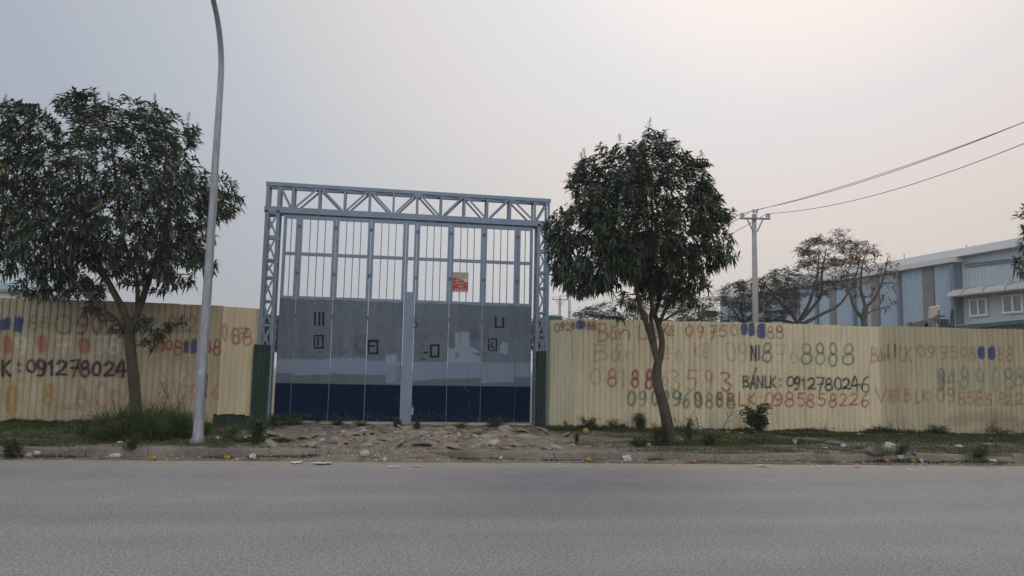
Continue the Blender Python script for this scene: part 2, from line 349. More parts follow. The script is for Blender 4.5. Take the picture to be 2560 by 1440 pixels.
# gutter strip: a low slab with a 1.5 cm lip
gm = MB()
for i in range(-16, 26):
    x0, x1 = i*1.0+0.006, i*1.0+0.994
    def yk(x, o): return ykerb(x)+o
    dz = 0.004*math.sin(i*2.3)
    V = [(x0, yk(x0, -0.30), -0.05), (x1, yk(x1, -0.30), -0.05), (x1, yk(x1, 0.02), -0.05), (x0, yk(x0, 0.02), -0.05),
         (x0, yk(x0, -0.29), 0.018+dz), (x1, yk(x1, -0.29), 0.018+dz), (x1, yk(x1, 0.02), 0.006+dz), (x0, yk(x0, 0.02), 0.006+dz)]
    gm.add(V, [(0, 3, 2, 1), (4, 5, 6, 7), (0, 1, 5, 4), (1, 2, 6, 5), (2, 3, 7, 6), (3, 0, 4, 7)])
tag(gm.build('gutter', MAT['kerb']), kind='structure')
# kerb of about 1 m stones with a sloped face, slightly out of line
km = MB(); rk = random.Random(4)
for i in range(-16, 26):
    x0, x1 = i*1.0+0.003, i*1.0+0.997
    if -0.95 < (x0+x1)/2 < 0.2: sag = -0.06
    else: sag = rk.uniform(-0.03, 0.008)
    o = rk.uniform(-0.02, 0.02); tl = rk.uniform(-0.015, 0.015)
    prof = [(0.0, -0.08), (0.0, 0.03), (0.035, 0.135), (0.055, 0.158), (0.085, 0.165), (0.20, 0.165), (0.20, -0.08)]
    V = []
    for x, e in ((x0, tl), (x1, -tl)):
        for py_, pz in prof: V.append((x, ykerb(x)+py_+o, pz+(sag+e if pz > 0.1 else 0)))
    n = len(prof)
    km.add(V, [tuple(range(n)), tuple(reversed(range(n, 2*n)))] + [(k, n+k, n+(k+1) % n, (k+1) % n) for k in range(n)])
tag(km.build('kerb', MAT['kerb']), kind='structure')
# the verge behind the kerb, and the soil lying in the gutter
xs = np.arange(-15, 24.01, 0.06); ts = np.concatenate([np.arange(-0.62, 0.9, 0.045), np.arange(0.9, 6.6, 0.07)])
V = []; C = []
for x in xs:
    for t in ts:
        y = ykerb(x)+t; z = gh(x, y)
        if t < -0.1: z = z*(1-float(sstep(0.18, 0.52, -t)))-0.03*float(sstep(0.22, 0.6, -t))
        V.append((x, y, z)); g = green_amount(x, y); C.append((g, g, g))
nx, ny = len(xs), len(ts)
ii, jj = np.meshgrid(np.arange(nx-1), np.arange(ny-1), indexing='ij'); q = (ii*ny+jj).ravel()
tag(mk('verge', V, np.stack([q, q+ny, q+ny+1, q+1], 1), MAT['verge'], smooth=True, col=C), kind='structure')
yd = np.array([(-60, 20.2, 0.19), (70, 20.2, 0.19), (70, 160, 0.19), (-60, 160, 0.19), (-80, 17.5, .16), (-14.9, 14.6, .16), (-14.9, 20.3, .185), (-80, 20.3, .185), (23.9, 12.9, .16), (80, 10.4, .16), (80, 20.3, .185), (23.9, 20.3, .185)])
tag(mk('yard_ground', yd, [(0, 1, 2, 3), (4, 5, 6, 7), (8, 9, 10, 11)], MAT['earth']), kind='structure')
# ------------------------------------------------------------------ hand-painted writing
def arc(cx, cy, rx, ry, a0=-80, a1=290, n=18):
    return [(cx+rx*math.cos(R(a)), cy+ry*math.sin(R(a))) for a in np.linspace(a0, a1, n)]
def cv(*p): return [tuple(q) for q in spline(p, 5)]
GL = {
 '0': [arc(.5, .5, .46, .5)], 'O': [arc(.5, .5, .5, .5)],
 '1': [[(.2, .2), (.6, 0), (.6, 1)]],
 '2': [cv((.08, .22), (.4, 0), (.82, .15), (.72, .5), (.1, .96)), [(.1, .96), (1, .97)]],
 '3': [cv((.1, .08), (.5, 0), (.85, .2), (.42, .45), (.92, .7), (.6, 1), (.08, .92))],
 '4': [[(.55, 0), (.03, .66), (.98, .60)], [(.72, .15), (.72, 1.02)]],
 '5': [[(.92, .02), (.2, .03), (.14, .44)], cv((.14, .44), (.7, .4), (.92, .7), (.6, .99), (.06, .95))],
 '6': [cv((.8, .0), (.4, .2), (.12, .55), (.1, .75)), arc(.5, .74, .42, .26)],
 '7': [[(.04, .04), (.92, .03), (.42, 1)], [(.22, .52), (.86, .48)]],
 '8': [arc(.5, .25, .36, .25), arc(.5, .74, .46, .27)],
 '9': [arc(.45, .29, .40, .28), cv((.86, .2), (.85, .6), (.62, .95), (.2, 1))],
 'B': [[(.12, .02), (.12, 1)], cv((.1, .04), (.75, .05), (.8, .3), (.15, .47)), cv((.15, .47), (.9, .52), (.95, .85), (.1, .98))],
 'A': [[(.02, 1), (.5, 0), (.95, 1)], [(.2, .65), (.8, .62)]],
 'N': [[(.08, 1), (.1, 0), (.88, 1), (.92, 0)]],
 'L': [[(.2, 0), (.1, 1), (.95, .96)]],
 'K': [[(.1, 0), (.1, 1)], [(.85, .02), (.15, .55), (.92, 1)]],
 'V': [[(.02, 0), (.5, 1), (.98, 0)]],
 'a': [arc(.42, .6, .36, .36), cv((.8, .25), (.8, .8), (1, .98))],
 'á': [arc(.42, .6, .36, .36), cv((.8, .25), (.8, .8), (1, .98)), [(.4, .02), (.9, -.18)]],
 'n': [[(.08, .2), (.12, 1)], cv((.12, .5), (.5, .2), (.82, .4), (.85, 1))],
 'i': [[(.5, .2), (.5, 1)], [(.48, -.05), (.55, .02)]],
 'e': [cv((.1, .6), (.85, .55), (.7, .25), (.2, .35), (.15, .8), (.6, 1), (.92, .85))],
 'ê': [cv((.1, .6), (.85, .55), (.7, .3), (.2, .35), (.15, .8), (.6, 1), (.92, .85)), [(.15, .12), (.5, -.08), (.85, .12)]],
 'ệ': [cv((.1, .6), (.85, .55), (.7, .3), (.2, .35), (.15, .8), (.6, 1), (.92, .85)), [(.15, .12), (.5, -.08), (.85, .12)], [(.5, 1.2), (.55, 1.25)]],
 't': [[(.5, -.1), (.5, .85), (.9, 1)], [(.1, .3), (.95, .25)]],
 ':': [[(.5, .25), (.5, .3)], [(.5, .8), (.5, .85)]],
 '|': [[(.5, 0), (.5, 1)]], '/': [[(.9, 0), (.1, 1)]], '-': [[(0, .5), (1, .5)]], '~': [cv((0, .6), (.3, .1), (.7, .8), (1, .3))],
}
class Canvas:
    """a sheet of paint laid over a wall: u along it, v up"""
    def __init__(self, u0, u1, v0, v1, du, dv, seed=1):
        self.u = np.arange(u0, u1+du/2, du); self.v = np.arange(v0, v1+dv/2, dv); self.du, self.dv, self.u0, self.v0 = du, dv, u0, v0
        self.rgb = np.zeros((len(self.u), len(self.v), 3)); self.a = np.zeros((len(self.u), len(self.v)))
        rs = np.random.RandomState(seed); n = rs.rand(len(self.u), len(self.v))
        k = n.copy()
        for s in (1, 2): k += np.roll(n, s, 1)+np.roll(n, -s, 1)+np.roll(n, s, 0)
        self.n = np.clip((k/7-0.5)*2.2+0.5, 0, 1); self.rng = random.Random(seed)
    def win(self, ua, ub, va, vb):
        i0 = max(0, int((ua-self.u0)/self.du)); i1 = min(len(self.u), int((ub-self.u0)/self.du)+2)
        j0 = max(0, int((va-self.v0)/self.dv)); j1 = min(len(self.v), int((vb-self.v0)/self.dv)+2)
        return i0, i1, j0, j1
    def blend(self, i0, i1, j0, j1, m, col):
        if i1 <= i0 or j1 <= j0: return
        A = self.a[i0:i1, j0:j1]; Cc = self.rgb[i0:i1, j0:j1]
        oa = m+A*(1-m); self.rgb[i0:i1, j0:j1] = np.where(oa[..., None] > 1e-5, (np.array(col)*m[..., None]+Cc*(A*(1-m))[..., None])/np.maximum(oa, 1e-5)[..., None], 0)
        self.a[i0:i1, j0:j1] = oa
    def stroke(self, pts, wd, col, alpha, soft):
        P = np.array(pts, float); pad = wd+soft
        i0, i1, j0, j1 = self.win(P[:, 0].min()-pad, P[:, 0].max()+pad, P[:, 1].min()-pad, P[:, 1].max()+pad)
        if i1 <= i0 or j1 <= j0: return
        U, Vv = np.meshgrid(self.u[i0:i1], self.v[j0:j1], indexing='ij'); D = np.full(U.shape, 9.0)
        for a, b in zip(P[:-1], P[1:]):
            d = b-a; L2 = max(1e-9, d@d); t = np.clip(((U-a[0])*d[0]+(Vv-a[1])*d[1])/L2, 0, 1)
            D = np.minimum(D, np.hypot(U-a[0]-t*d[0], Vv-a[1]-t*d[1]))
        m = np.clip((wd/2+soft-D)/(2*soft), 0, 1)*alpha*(0.72+0.5*self.n[i0:i1, j0:j1])
        self.blend(i0, i1, j0, j1, np.clip(m, 0, 0.97), col)
    def poly(self, pts, col, alpha, soft=0.01, rough=0.0):
        P = np.array(pts, float); pad = soft+rough
        i0, i1, j0, j1 = self.win(P[:, 0].min()-pad, P[:, 0].max()+pad, P[:, 1].min()-pad, P[:, 1].max()+pad)
        if i1 <= i0 or j1 <= j0: return
        U, Vv = np.meshgrid(self.u[i0:i1], self.v[j0:j1], indexing='ij')
        if rough:
            nn = self.n[i0:i1, j0:j1]; Vv = Vv+(nn-0.5)*rough*2+rough*0.7*np.sin(U*23+1.0)*np.sin(U*57); U = U+(nn-0.5)*rough
        ins = np.zeros(U.shape, bool); D = np.full(U.shape, 9.0)
        for a, b in zip(P, np.roll(P, -1, 0)):
            c = (a[1] > Vv) != (b[1] > Vv)
            with np.errstate(divide='ignore', invalid='ignore'): xx = a[0]+(Vv-a[1])*(b[0]-a[0])/(b[1]-a[1] if b[1] != a[1] else 1e-9)
            ins ^= c & (U < xx)
            d = b-a; L2 = max(1e-9, d@d); t = np.clip(((U-a[0])*d[0]+(Vv-a[1])*d[1])/L2, 0, 1); D = np.minimum(D, np.hypot(U-a[0]-t*d[0], Vv-a[1]-t*d[1]))
        S = np.where(ins, D, -D); m = np.clip((S+soft)/(2*soft), 0, 1)*alpha*(1.0 if alpha > .9 else 0.8+0.25*self.n[i0:i1, j0:j1])
        self.blend(i0, i1, j0, j1, np.clip(m, 0, 1.0), col)

RED = (0.21, 0.034, 0.020); DRED = (0.14, 0.022, 0.018); BLK = (0.012, 0.012, 0.014); GRN = (0.028, 0.085, 0.06); BLU = (0.010, 0.042, 0.16)
GRY = (0.10, 0.095, 0.085); WHT = (0.55, 0.53, 0.47); OCH = (0.30, 0.17, 0.03); BRN = (0.22, 0.12, 0.065); GGR = (0.085, 0.115, 0.09)

WS = 1.35
def write(cv_, to_uv, rows):
    """rows: (colour, stroke metres, alpha, softness, y0, y1, [(glyph, x0, x1[, y0, y1])...]) in photograph pixels of that wall"""
    for col, wd, al, soft, Y0, Y1, gs in rows:
        for g in gs:
            ch, x0, x1 = g[:3]; y0, y1 = (g[3], g[4]) if len(g) > 3 else (Y0, Y1)
            if ch == '#':                          # a blotted-out digit: a brushed block with drips
                ps = [to_uv(x, y) for x, y in ((x0, y0), (x1, y0), (x1, y1), (x0, y1))]
                cu, cv2 = (ps[0][0]+ps[1][0])/2, (ps[0][1]+ps[2][1])/2; hu, hv = abs(ps[1][0]-ps[0][0])/2, abs(ps[0][1]-ps[2][1])/2
                cv_.poly([(cu+hu*math.copysign(abs(math.cos(k*.262))**.55, math.cos(k*.262))*cv_.rng.uniform(.86, 1.06), cv2+hv*math.copysign(abs(math.sin(k*.262))**.55, math.sin(k*.262))*cv_.rng.uniform(.88, 1.08)) for k in range(24)], BLU, 0.93, 0.014, 0.015)
                for _ in range(5):
                    u = cv_.rng.uniform(min(ps[0][0], ps[1][0])+.02, max(ps[0][0], ps[1][0])-.02); vb = ps[2][1]; vt = ps[0][1]
                    cv_.stroke([(u, vt-.05), (u, vt+cv_.rng.uniform(0, .05))], 0.02, BLU, 0.8, 0.008)
                    if cv_.rng.random() < 0.6: cv_.stroke([(u, vb+.03), (u+.005, vb-cv_.rng.uniform(.02, .16))], 0.006, BLU, 0.6, 0.006)
                continue
            rr = cv_.rng; sh = rr.uniform(-.05, .08); dy = rr.uniform(-.02, .02)
            for st in GL[ch]:
                w1, w2 = rr.uniform(0, 6), rr.uniform(0, 6)
                pts = [to_uv(x0+(x1-x0)*(a+sh*(0.5-b)+.035*math.sin(5*b+w1)), y0+(y1-y0)*(b+dy+.03*math.sin(5*a+w2))) for a, b in st]
                if wd > .015: cv_.stroke(pts, wd*2.6, col, al*.20, .045)
                cv_.stroke(pts, wd*WS*rr.uniform(.85, 1.25), col, al*rr.uniform(.9, 1.15), soft)
                if al > 0.75 and rr.random() < 0.3:
                    p = pts[rr.randrange(len(pts))]; cv_.stroke([p, (p[0], p[1]-rr.uniform(.04, .15))], 0.008, col, 0.5, 0.008)

# ------------------------------------------------------------------ corrugated fences
PITCHC = 0.143
def corr(u):
    p = (u/PITCHC) % 1.0
    return 0.027*np.where(p < 0.62, 1.0, np.where(p < 0.72, 1-(p-0.62)/0.10, np.where(p < 0.90, 0.0, (p-0.90)/0.10)))
class Wall:
    """a vertical sheet wall along a polyline (seen from -Y); u is the length along it"""
    def __init__(self, pts): 
        self.p = np.array(pts, float); self.l = np.hypot(*np.diff(self.p, axis=0).T); self.s = np.concatenate([[0], np.cumsum(self.l)])
    def xy(self, u, off=0.0):
        k = np.clip(np.searchsorted(self.s, u, side='right')-1, 0, len(self.l)-1); d = (self.p[k+1]-self.p[k])/self.l[k][..., None]
        nrm = np.stack([d[..., 1], -d[..., 0]], -1)          # towards the road
        return self.p[k]+d*(u-self.s[k])[..., None]+nrm*np.asarray(off)[..., None]
    def uv(self, x, y):
        d = pray(x, y); best = None
        for k in range(len(self.l)):
            a = self.p[k]; e = (self.p[k+1]-a)/self.l[k]
            M2 = np.array([[d[0], -e[0]], [d[1], -e[1]]]); t, s = np.linalg.solve(M2, a-CAM[:2])
            lo = -1e9 if k == 0 else -1e-6; hi = 1e9 if k == len(self.l)-1 else self.l[k]+1e-6
            if lo <= s <= hi and t > 0:
                if best is None or t < best[0]: best = (t, self.s[k]+s, CH+t*d[2])
        return (best[1], best[2]) if best else (-99., -99.)

def build_fence(name, wall, ztop, rows, label, group, seed, zb, extra=None, holes=(), mats_=lambda k, u: MAT['fence']):
    t = thing(name, (wall.p[0][0], wall.p[0][1], 0.19), label, 'fence', group)
    du, dv = PITCHC/10, 0.016
    c = Canvas(0, wall.s[-1], zb, ztop+0.03, du, dv, seed)
    if extra: extra(c, wall)
    write(c, wall.uv, rows)
    # thinner paint in the grooves
    g = corr(c.u); c.a *= (0.80+0.20*(g/0.027))[:, None]
    per = 70; k = 0; rr = random.Random(seed); n = len(c.u)
    while k < n-4:
        e = min(n-1, k+per)
        if n-1-e < 14: e = n-1
        ub = c.u[k:e+1]; lift = 0.003*(k//per % 2)+rr.uniform(-.001, .001); tilt = rr.uniform(-.0015, .0015); dz = rr.uniform(-.02, .02); db = rr.uniform(-.02, .012)
        off = corr(ub)+lift
        xy = wall.xy(ub, off); nj = len(c.v)
        zz = c.v[None, :]+np.zeros((len(ub), 1)); f = (c.v-zb)/(ztop-zb)
        zz = zz+dz*f[None, :]+db*(1-f[None, :])
        wob = 0.006*np.sin(c.v*2.1+k)[None, :]*np.ones((len(ub), 1))
        nrm = wall.xy(ub, off+1.0)-xy
        X = xy[:, 0:1]+nrm[:, 0:1]*wob; Yv = xy[:, 1:2]+nrm[:, 1:2]*wob
        Vv = np.stack([X+0*zz, Yv+0*zz, zz], -1).reshape(-1, 3)
        colr = np.concatenate([c.rgb[k:e+1], c.a[k:e+1][..., None]], -1).reshape(-1, 4)
        ii, jj = np.meshgrid(np.arange(len(ub)-1), np.arange(nj-1), indexing='ij')
        keep = np.ones(ii.shape, bool)
        for fn in holes: keep &= ~fn(ub[ii], c.v[jj])
        q = (ii*nj+jj)[keep]
        mk('corrugated_sheet', Vv, np.stack([q, q+nj, q+nj+1, q+1], 1), mats_(k, c.u[k]), t, col=colr)
        k = e
    # screws: rows at the rails
    sm = MB()
    for zz in (ztop-0.12, zb+(ztop-zb)*0.56, zb+0.35):
        for u in np.arange(0.09, wall.s[-1], PITCHC*2):
            if rr.random() < 0.25: continue
            uu = (math.floor(u/PITCHC)+0.35)*PITCHC
            if uu > wall.s[-1]: continue
            x, y = wall.xy(np.array([uu]), corr(np.array([uu]))+0.004)[0]; z = zz+rr.uniform(-.02, .02)
            sm.box(x-0.008, x+0.008, y-0.008, y+0.004, z-0.008, z+0.008)
    tag(sm.build('fence_screws', MAT['darkstone'], t), kind='stuff')
    # posts and rails behind
    rm = MB()
    for zz in (zb+0.35, zb+(ztop-zb)*0.56, ztop-0.12):
        for k in range(len(wall.l)):
            a = wall.xy(np.array([wall.s[k]+0.05]), np.array([-0.03]))[0]; b = wall.xy(np.array([wall.s[k+1]-0.05]), np.array([-0.03]))[0]
            rm.bar((a[0], a[1], zz), (b[0], b[1], zz), 0.04, 0.04)
    rm.build('rail', MAT['steel'], t)
    for u in np.arange(0.3, wall.s[-1], 3.0):
        x, y = wall.xy(np.array([u]), np.array([-0.09]))[0]; pm = MB(); pm.box(x-.03, x+.03, y-.03, y+.03, 0.1, ztop-.05); pm.build('post', MAT['steel'], t)
    return t
YG = 19.6                                         # plane of the gate
LW = Wall([(-13.0, 18.75), (-4.18, 19.12), (-3.24, 19.62)])
RW = Wall([(aty(1366, 900, 19.72)[0], 19.72), (4.66, 18.80), (12.2, 18.05), (24.0, 17.2)])
def ghosts_left(c, wl):
    rr = random.Random(5)
    uv = wl.uv
    # pale washed patches and ochre smears of older, painted-over writing
    for x, y, rx, ry, col, al in ((340, 800, 60, 40, (0.40, 0.35, 0.25), .5), (100, 860, 120, 30, (0.42, 0.37, 0.26), .45), (420, 960, 70, 50, (0.44, 0.40, 0.30), .5),
                                  (30, 1000, 18, 42, OCH, .55), (60, 950, 45, 8, OCH, .35), (125, 985, 14, 30, OCH, .25), (160, 1020, 40, 10, OCH, .3), (90, 960, 6, 60, (0.5, 0.46, 0.36), .35),
                                  (250, 860, 140, 22, (0.42, 0.36, 0.26), .35), (205, 1015, 30, 8, BRN, .3)):
        a = [uv(x+rx*math.cos(k*.4)*rr.uniform(.75, 1.1), y+ry*math.sin(k*.4)*rr.uniform(.75, 1.1)) for k in range(16)]
        c.poly(a, col, al, 0.06, 0.03)
    for _ in range(260):                           # rust runs and mud splashes near the ground
        u = rr.uniform(0, wl.s[-1]); v = 0.2+abs(rr.gauss(0, .12)); c.stroke([(u, v), (u+rr.uniform(-.05, .05), v+rr.uniform(.0, .06))], rr.uniform(.01, .04), (0.13, 0.10, 0.07), rr.uniform(.15, .5), 0.02)
    for _ in range(60):
        u = rr.uniform(0, wl.s[-1]); v = rr.uniform(.5, 3.0); c.stroke([(u, v), (u, v-rr.uniform(.1, .7))], rr.uniform(.008, .03), (0.30, 0.24, 0.15), rr.uniform(.1, .35), 0.02)
def ghosts_right(c, wl):
    rr = random.Random(8)
    for _ in range(280):
        u = rr.uniform(0, wl.s[-1]); v = 0.2+abs(rr.gauss(0, .10)); c.stroke([(u, v), (u+rr.uniform(-.05, .05), v+rr.uniform(.0, .06))], rr.uniform(.01, .04), (0.15, 0.11, 0.075), rr.uniform(.1, .4), 0.02)
    for _ in range(80):
        u = rr.uniform(0, wl.s[-1]); v = rr.uniform(.5, 2.9); c.stroke([(u, v), (u, v-rr.uniform(.1, .8))], rr.uniform(.008, .025), (0.30, 0.24, 0.15), rr.uniform(.08, .3), 0.02)
    for x, y, rx, ry in ((2480, 1040, 60, 16), (2400, 1050, 40, 20), (2520, 1060, 50, 20)):
        a = [wl.uv(x+rx*math.cos(k*.4)*rr.uniform(.6, 1.2), y+ry*math.sin(k*.4)*rr.uniform(.6, 1.2)) for k in range(16)]; c.poly(a, (0.13, 0.075, 0.05), .35, 0.07, 0.03)
    a = wl.uv(1430, 800); b = wl.uv(1432, 905); c.stroke([a, b], 0.014, BLK, .8, .006)
    a = wl.uv(2173, 900); b = wl.uv(2172, 1060); c.stroke([a, b], 0.008, GRY, .4, .01)
rows_left = [
 (GRY, .03, .8, .02, 795, 832, [('#', 2, 31, 795, 827), ('#', 37, 61, 793, 831)]),
 (GRY, .025, .55, .03, 793, 824, [('8', 73, 97), ('8', 102, 124, 795, 820)]),
 ((.075, .075, .065), .025, .65, .025, 788, 834, [('O', 139, 181)]),
 (DRED, .035, .75, .02, 793, 834, [('9', 194, 221), ('0', 231, 255), ('2', 266, 290), ('0', 300, 322)]),
 ((.06, .06, .05), .025, .5, .03, 790, 830, [('9', 197, 224), ('0', 229, 252), ('8', 420, 444), ('8', 446, 466), ('2', 468, 492)]),
 (RED, .02, .4, .02, 795, 832, [('8', 437, 458), ('0', 420, 438)]),
 ((.30, .075, .04), .055, .75, .03, 843, 880, [('0', 12, 28), ('0', 98, 115), ('0', 199, 222, 850, 880), ('0', 315, 336)]),
 ((.30, .075, .04), .05, .6, .03, 850, 876, [('|', 12, 28), ('|', 98, 115), ('|', 200, 220)]),
 (WHT, .035, .75, .02, 842, 884, [('9', 41, 70), ('7', 136, 182), ('7', 236, 270), ('8', 275, 297)]),
 (WHT, .03, .35, .04, 905, 950, [('1', 20, 40), ('1', 60, 80), ('7', 120, 150), ('1', 360, 376), ('3', 400, 420), ('0', 440, 460)]),
 (RED, .026, .9, .012, 850, 880, [('0', 372, 388), ('0', 396, 412, 855, 877), ('0', 415, 431, 852, 876), ('8', 436, 456, 853, 888), ('#', 460, 474, 852, 884), ('#', 478, 494, 850, 886), ('8', 512, 527, 852, 883), ('8', 533, 552, 851, 887)]),
 (RED, .022, .75, .018, 820, 858, [('0', 555, 567, 810, 850), ('0', 578, 598), ('8', 579, 599), ('8', 607, 629, 822, 861), ('7', 596, 620, 819, 845)]),
 (RED, .045, .45, .02, 905, 940, [('9', 95, 115), ('8', 205, 225), ('2', 262, 286), ('8', 296, 310, 912, 944)]),
 (BLK, .042, .97, .014, 901, 939, [('K', 6, 28), (':', 44, 54, 905, 932), ('0', 68, 90, 902, 931), ('9', 93, 117, 900, 939), ('1', 120, 137, 903, 938), ('2', 142, 168, 903, 939), ('7', 176, 201, 901, 941), ('8', 202, 225, 904, 940), ('0', 232, 253, 907, 939), ('2', 261, 287, 905, 939), ('4', 290, 317, 903, 942)]),
 (OCH, .04, .65, .03, 962, 1036, [('0', 18, 44), ('8', 110, 134, 965, 1010)]),
 ((.26, .11, .05), .03, .6, .03, 968, 1012, [('A', 188, 222), ('0', 238, 272, 960, 1020), ('n', 280, 304)]),
 ((.26, .09, .05), .025, .5, .025, 960, 998, [('3', 401, 424), ('2', 455, 474), ('0', 480, 498), ('3', 506, 518), ('6', 530, 546)]),
]
rows_right = [
 (DRED, .024, .9, .012, 810, 829, [('0', 1388, 1401), ('9', 1402, 1412, 808, 825), ('2', 1417, 1428, 808, 826), ('8', 1431, 1439, 806, 822), ('#', 1441, 1464, 801, 823), ('8', 1467, 1477, 805, 824), ('8', 1479, 1489, 804, 824)]),
 ((.22, .05, .03), .022, .75, .014, 808, 853, [('B', 1493, 1519), ('á', 1524, 1543, 818, 850), ('n', 1545, 1577, 818, 848), ('L', 1593, 1617, 812, 847), ('i', 1618, 1626, 815, 846), ('ê', 1628, 1642, 815, 846), ('n', 1644, 1655, 820, 846), ('K', 1657, 1672, 811, 839), ('ê', 1672, 1684, 816, 840)]),
 ((.24, .05, .03), .024, .8, .014, 814, 840, [('0', 1713, 1732), ('9', 1743, 1759, 815, 845), ('7', 1772, 1790, 814, 849), ('5', 1796, 1816, 815, 842), ('0', 1825, 1844), ('#', 1850, 1868, 809, 840), ('#', 1869, 1887, 809, 842), ('#', 1891, 1914, 809, 848), ('8', 1917, 1934, 817, 847), ('8', 1939, 1958, 817, 848)]),
 ((.26, .10, .06), .018, .55, .02, 862, 904, [('B', 1483, 1516), ('á', 1528, 1553, 868, 904), ('n', 1564, 1585, 872, 904), ('i', 1620, 1636, 872, 900), ('ê', 1658, 1674, 868, 900), ('n', 1687, 1704, 874, 902), ('K', 1734, 1752, 860, 894), ('ê', 1755, 1775, 862, 896)]),
 ((.20, .19, .14), .022, .55, .02, 857, 903, [('0', 1813, 1839), ('9', 1847, 1868)]),
 (BLK, .03, .95, .01, 865, 901, [('N', 1876, 1890), ('|', 1894, 1899, 866, 901)]),
 ((.025, .06, .05), .028, .85, .016, 858, 905, [('8', 1905, 1929)]),
 ((.28, .12, .07), .02, .5, .02, 862, 910, [('7', 1940, 1964), ('6', 1974, 1994)]),
 (GRN, .026, .85, .018, 860, 911, [('8', 2001, 2029), ('8', 2038, 2061), ('8', 2071, 2093, 859, 913), ('8', 2106, 2135)]),
 ((.24, .10, .04), .018, .7, .014, 922, 961, [('0', 1476, 1502), ('3', 1674, 1700, 925, 974), ('1', 1554, 1562, 925, 968), ('6', 1655, 1670, 926, 964)]),
 ((.28, .05, .025), .026, .85, .016, 924, 965, [('8', 1518, 1541), ('3', 1800, 1828, 930, 975)]),
 ((.24, .035, .02), .045, .9, .016, 926, 966, [('8', 1579, 1596), ('8', 1614, 1632, 924, 972)]),
 ((.28, .06, .03), .022, .75, .016, 925, 975, [('5', 1717, 1742), ('9', 1763, 1781)]),
 (GRN, .03, .85, .02, 978, 1013, [('0', 1569, 1588), ('9', 1598, 1616), ('0', 1629, 1644), ('2', 1660, 1672), ('9', 1682, 1704), ('6', 1708, 1723, 980, 1018), ('0', 1736, 1754, 980, 1018), ('8', 1765, 1781, 984, 1020), ('8', 1792, 1806, 980, 1014), ('8', 1817, 1836, 984, 1020)]),
 (DRED, .03, .75, .018, 982, 1016, [('0', 1790, 1806), ('9', 1736, 1752)]),
 ((.26, .04, .025), .024, .88, .012, 983, 1013, [('B', 1815, 1834), ('L', 1845, 1862), ('K', 1869, 1888), (':', 1896, 1902), ('0', 1911, 1933), ('9', 1936, 1956), ('8', 1961, 1983, 981, 1016), ('5', 1992, 2011, 983, 1015), ('8', 2015, 2034, 985, 1018), ('5', 2043, 2062, 983, 1013), ('8', 2072, 2090, 984, 1016), ('2', 2097, 2117, 983, 1014), ('2', 2123, 2145, 983, 1012), ('6', 2152, 2171, 984, 1017)]),
 (BLK, .032, .97, .010, 941, 969, [('B', 1856, 1870), ('A', 1875, 1889, 940, 971), ('N', 1891, 1907), ('L', 1911, 1922), ('K', 1924, 1941), (':', 1946, 1954), ('0', 1966, 1984, 942, 965), ('9', 1985, 1999, 943, 973), ('1', 2003, 2013, 946, 972), ('2', 2018, 2038, 945, 972), ('7', 2040, 2059, 943, 976), ('8', 2062, 2080, 946, 975), ('0', 2085, 2103, 945, 974), ('2', 2106, 2125, 946, 972), ('4', 2126, 2147, 940, 978), ('6', 2152, 2173, 940, 979), ('/', 1884, 1890, 920, 934)]),
 ((.25, .07, .045), .02, .7, .016, 869, 903, [('B', 2176, 2192, 868, 906), ('á', 2195, 2207, 876, 904), ('n', 2209, 2228, 882, 904), ('L', 2247, 2259), ('K', 2262, 2279), ('0', 2291, 2311, 866, 892), ('9', 2318, 2336, 866, 896), ('7', 2346, 2370, 868, 899), ('5', 2373, 2392, 868, 897), ('0', 2399, 2415, 869, 892), ('8', 2422, 2438, 869, 900), ('#', 2442, 2460, 868, 898), ('#', 2467, 2486, 868, 901), ('8', 2494, 2506, 871, 902), ('8', 2514, 2532, 871, 905)]),
 (BLK, .024, .95, .008, 863, 895, [('|', 2216, 2221), ('|', 2234, 2239)]),
 (GGR, .022, .75, .018, 922, 976, [('9', 2345, 2361), ('4', 2368, 2387), ('8', 2399, 2419, 920, 972), ('9', 2437, 2459, 922, 977), ('0', 2478, 2497, 922, 980), ('8', 2508, 2532, 922, 972), ('8', 2535, 2559, 920, 966), ('0', 2347, 2360, 940, 976)]),
 ((.25, .085, .05), .024, .75, .018, 972, 1005, [('V', 2187, 2215), ('i', 2216, 2224, 976, 1006), ('ệ', 2225, 2238, 976, 1004), ('t', 2239, 2250, 972, 1004), ('B', 2259, 2273), ('L', 2285, 2300, 978, 1007), ('K', 2306, 2323, 978, 1002), (':', 2324, 2328, 980, 1000), ('0', 2341, 2361), ('9', 2368, 2386), ('8', 2394, 2411, 980, 1012), ('5', 2415, 2434, 979, 1010), ('8', 2438, 2457, 978, 1012), ('5', 2464, 2478, 984, 1012), ('8', 2492, 2510, 983, 1012), ('2', 2510, 2527, 987, 1011), ('2', 2536, 2558, 984, 1011)]),
]
_h0, _h1 = LW.uv(531, 1036), LW.uv(632, 1060)
def hole(u, v):
    e = 0.02*np.sin(u*31)+0.015*np.sin(u*77)
    top = _h0[1]+0.012*np.sin(u*9)-np.where(u > _h1[0]-0.22, (u-_h1[0]+0.22)*0.35+np.abs(e), 0)
    return (u > _h0[0]) & (u < _h1[0]+e) & (v < top)
fl = build_fence('corrugated_fence', LW, 2.985, rows_left, 'weathered cream corrugated metal fence with black and red phone numbers left of the gate', 'corrugated fences', 3, 0.20, ghosts_left, [hole], lambda k, u: MAT['fence_old'] if u < LW.s[1]-.25 else MAT['fence'])
fr = build_fence('corrugated_fence', RW, 2.90, rows_right, 'long cream corrugated metal fence with red, green and black phone numbers right of the gate', 'corrugated fences', 6, 0.215, ghosts_right, (), lambda k, u: MAT['fence_falloff'] if u > RW.s[2]-.5 else MAT['fence'])
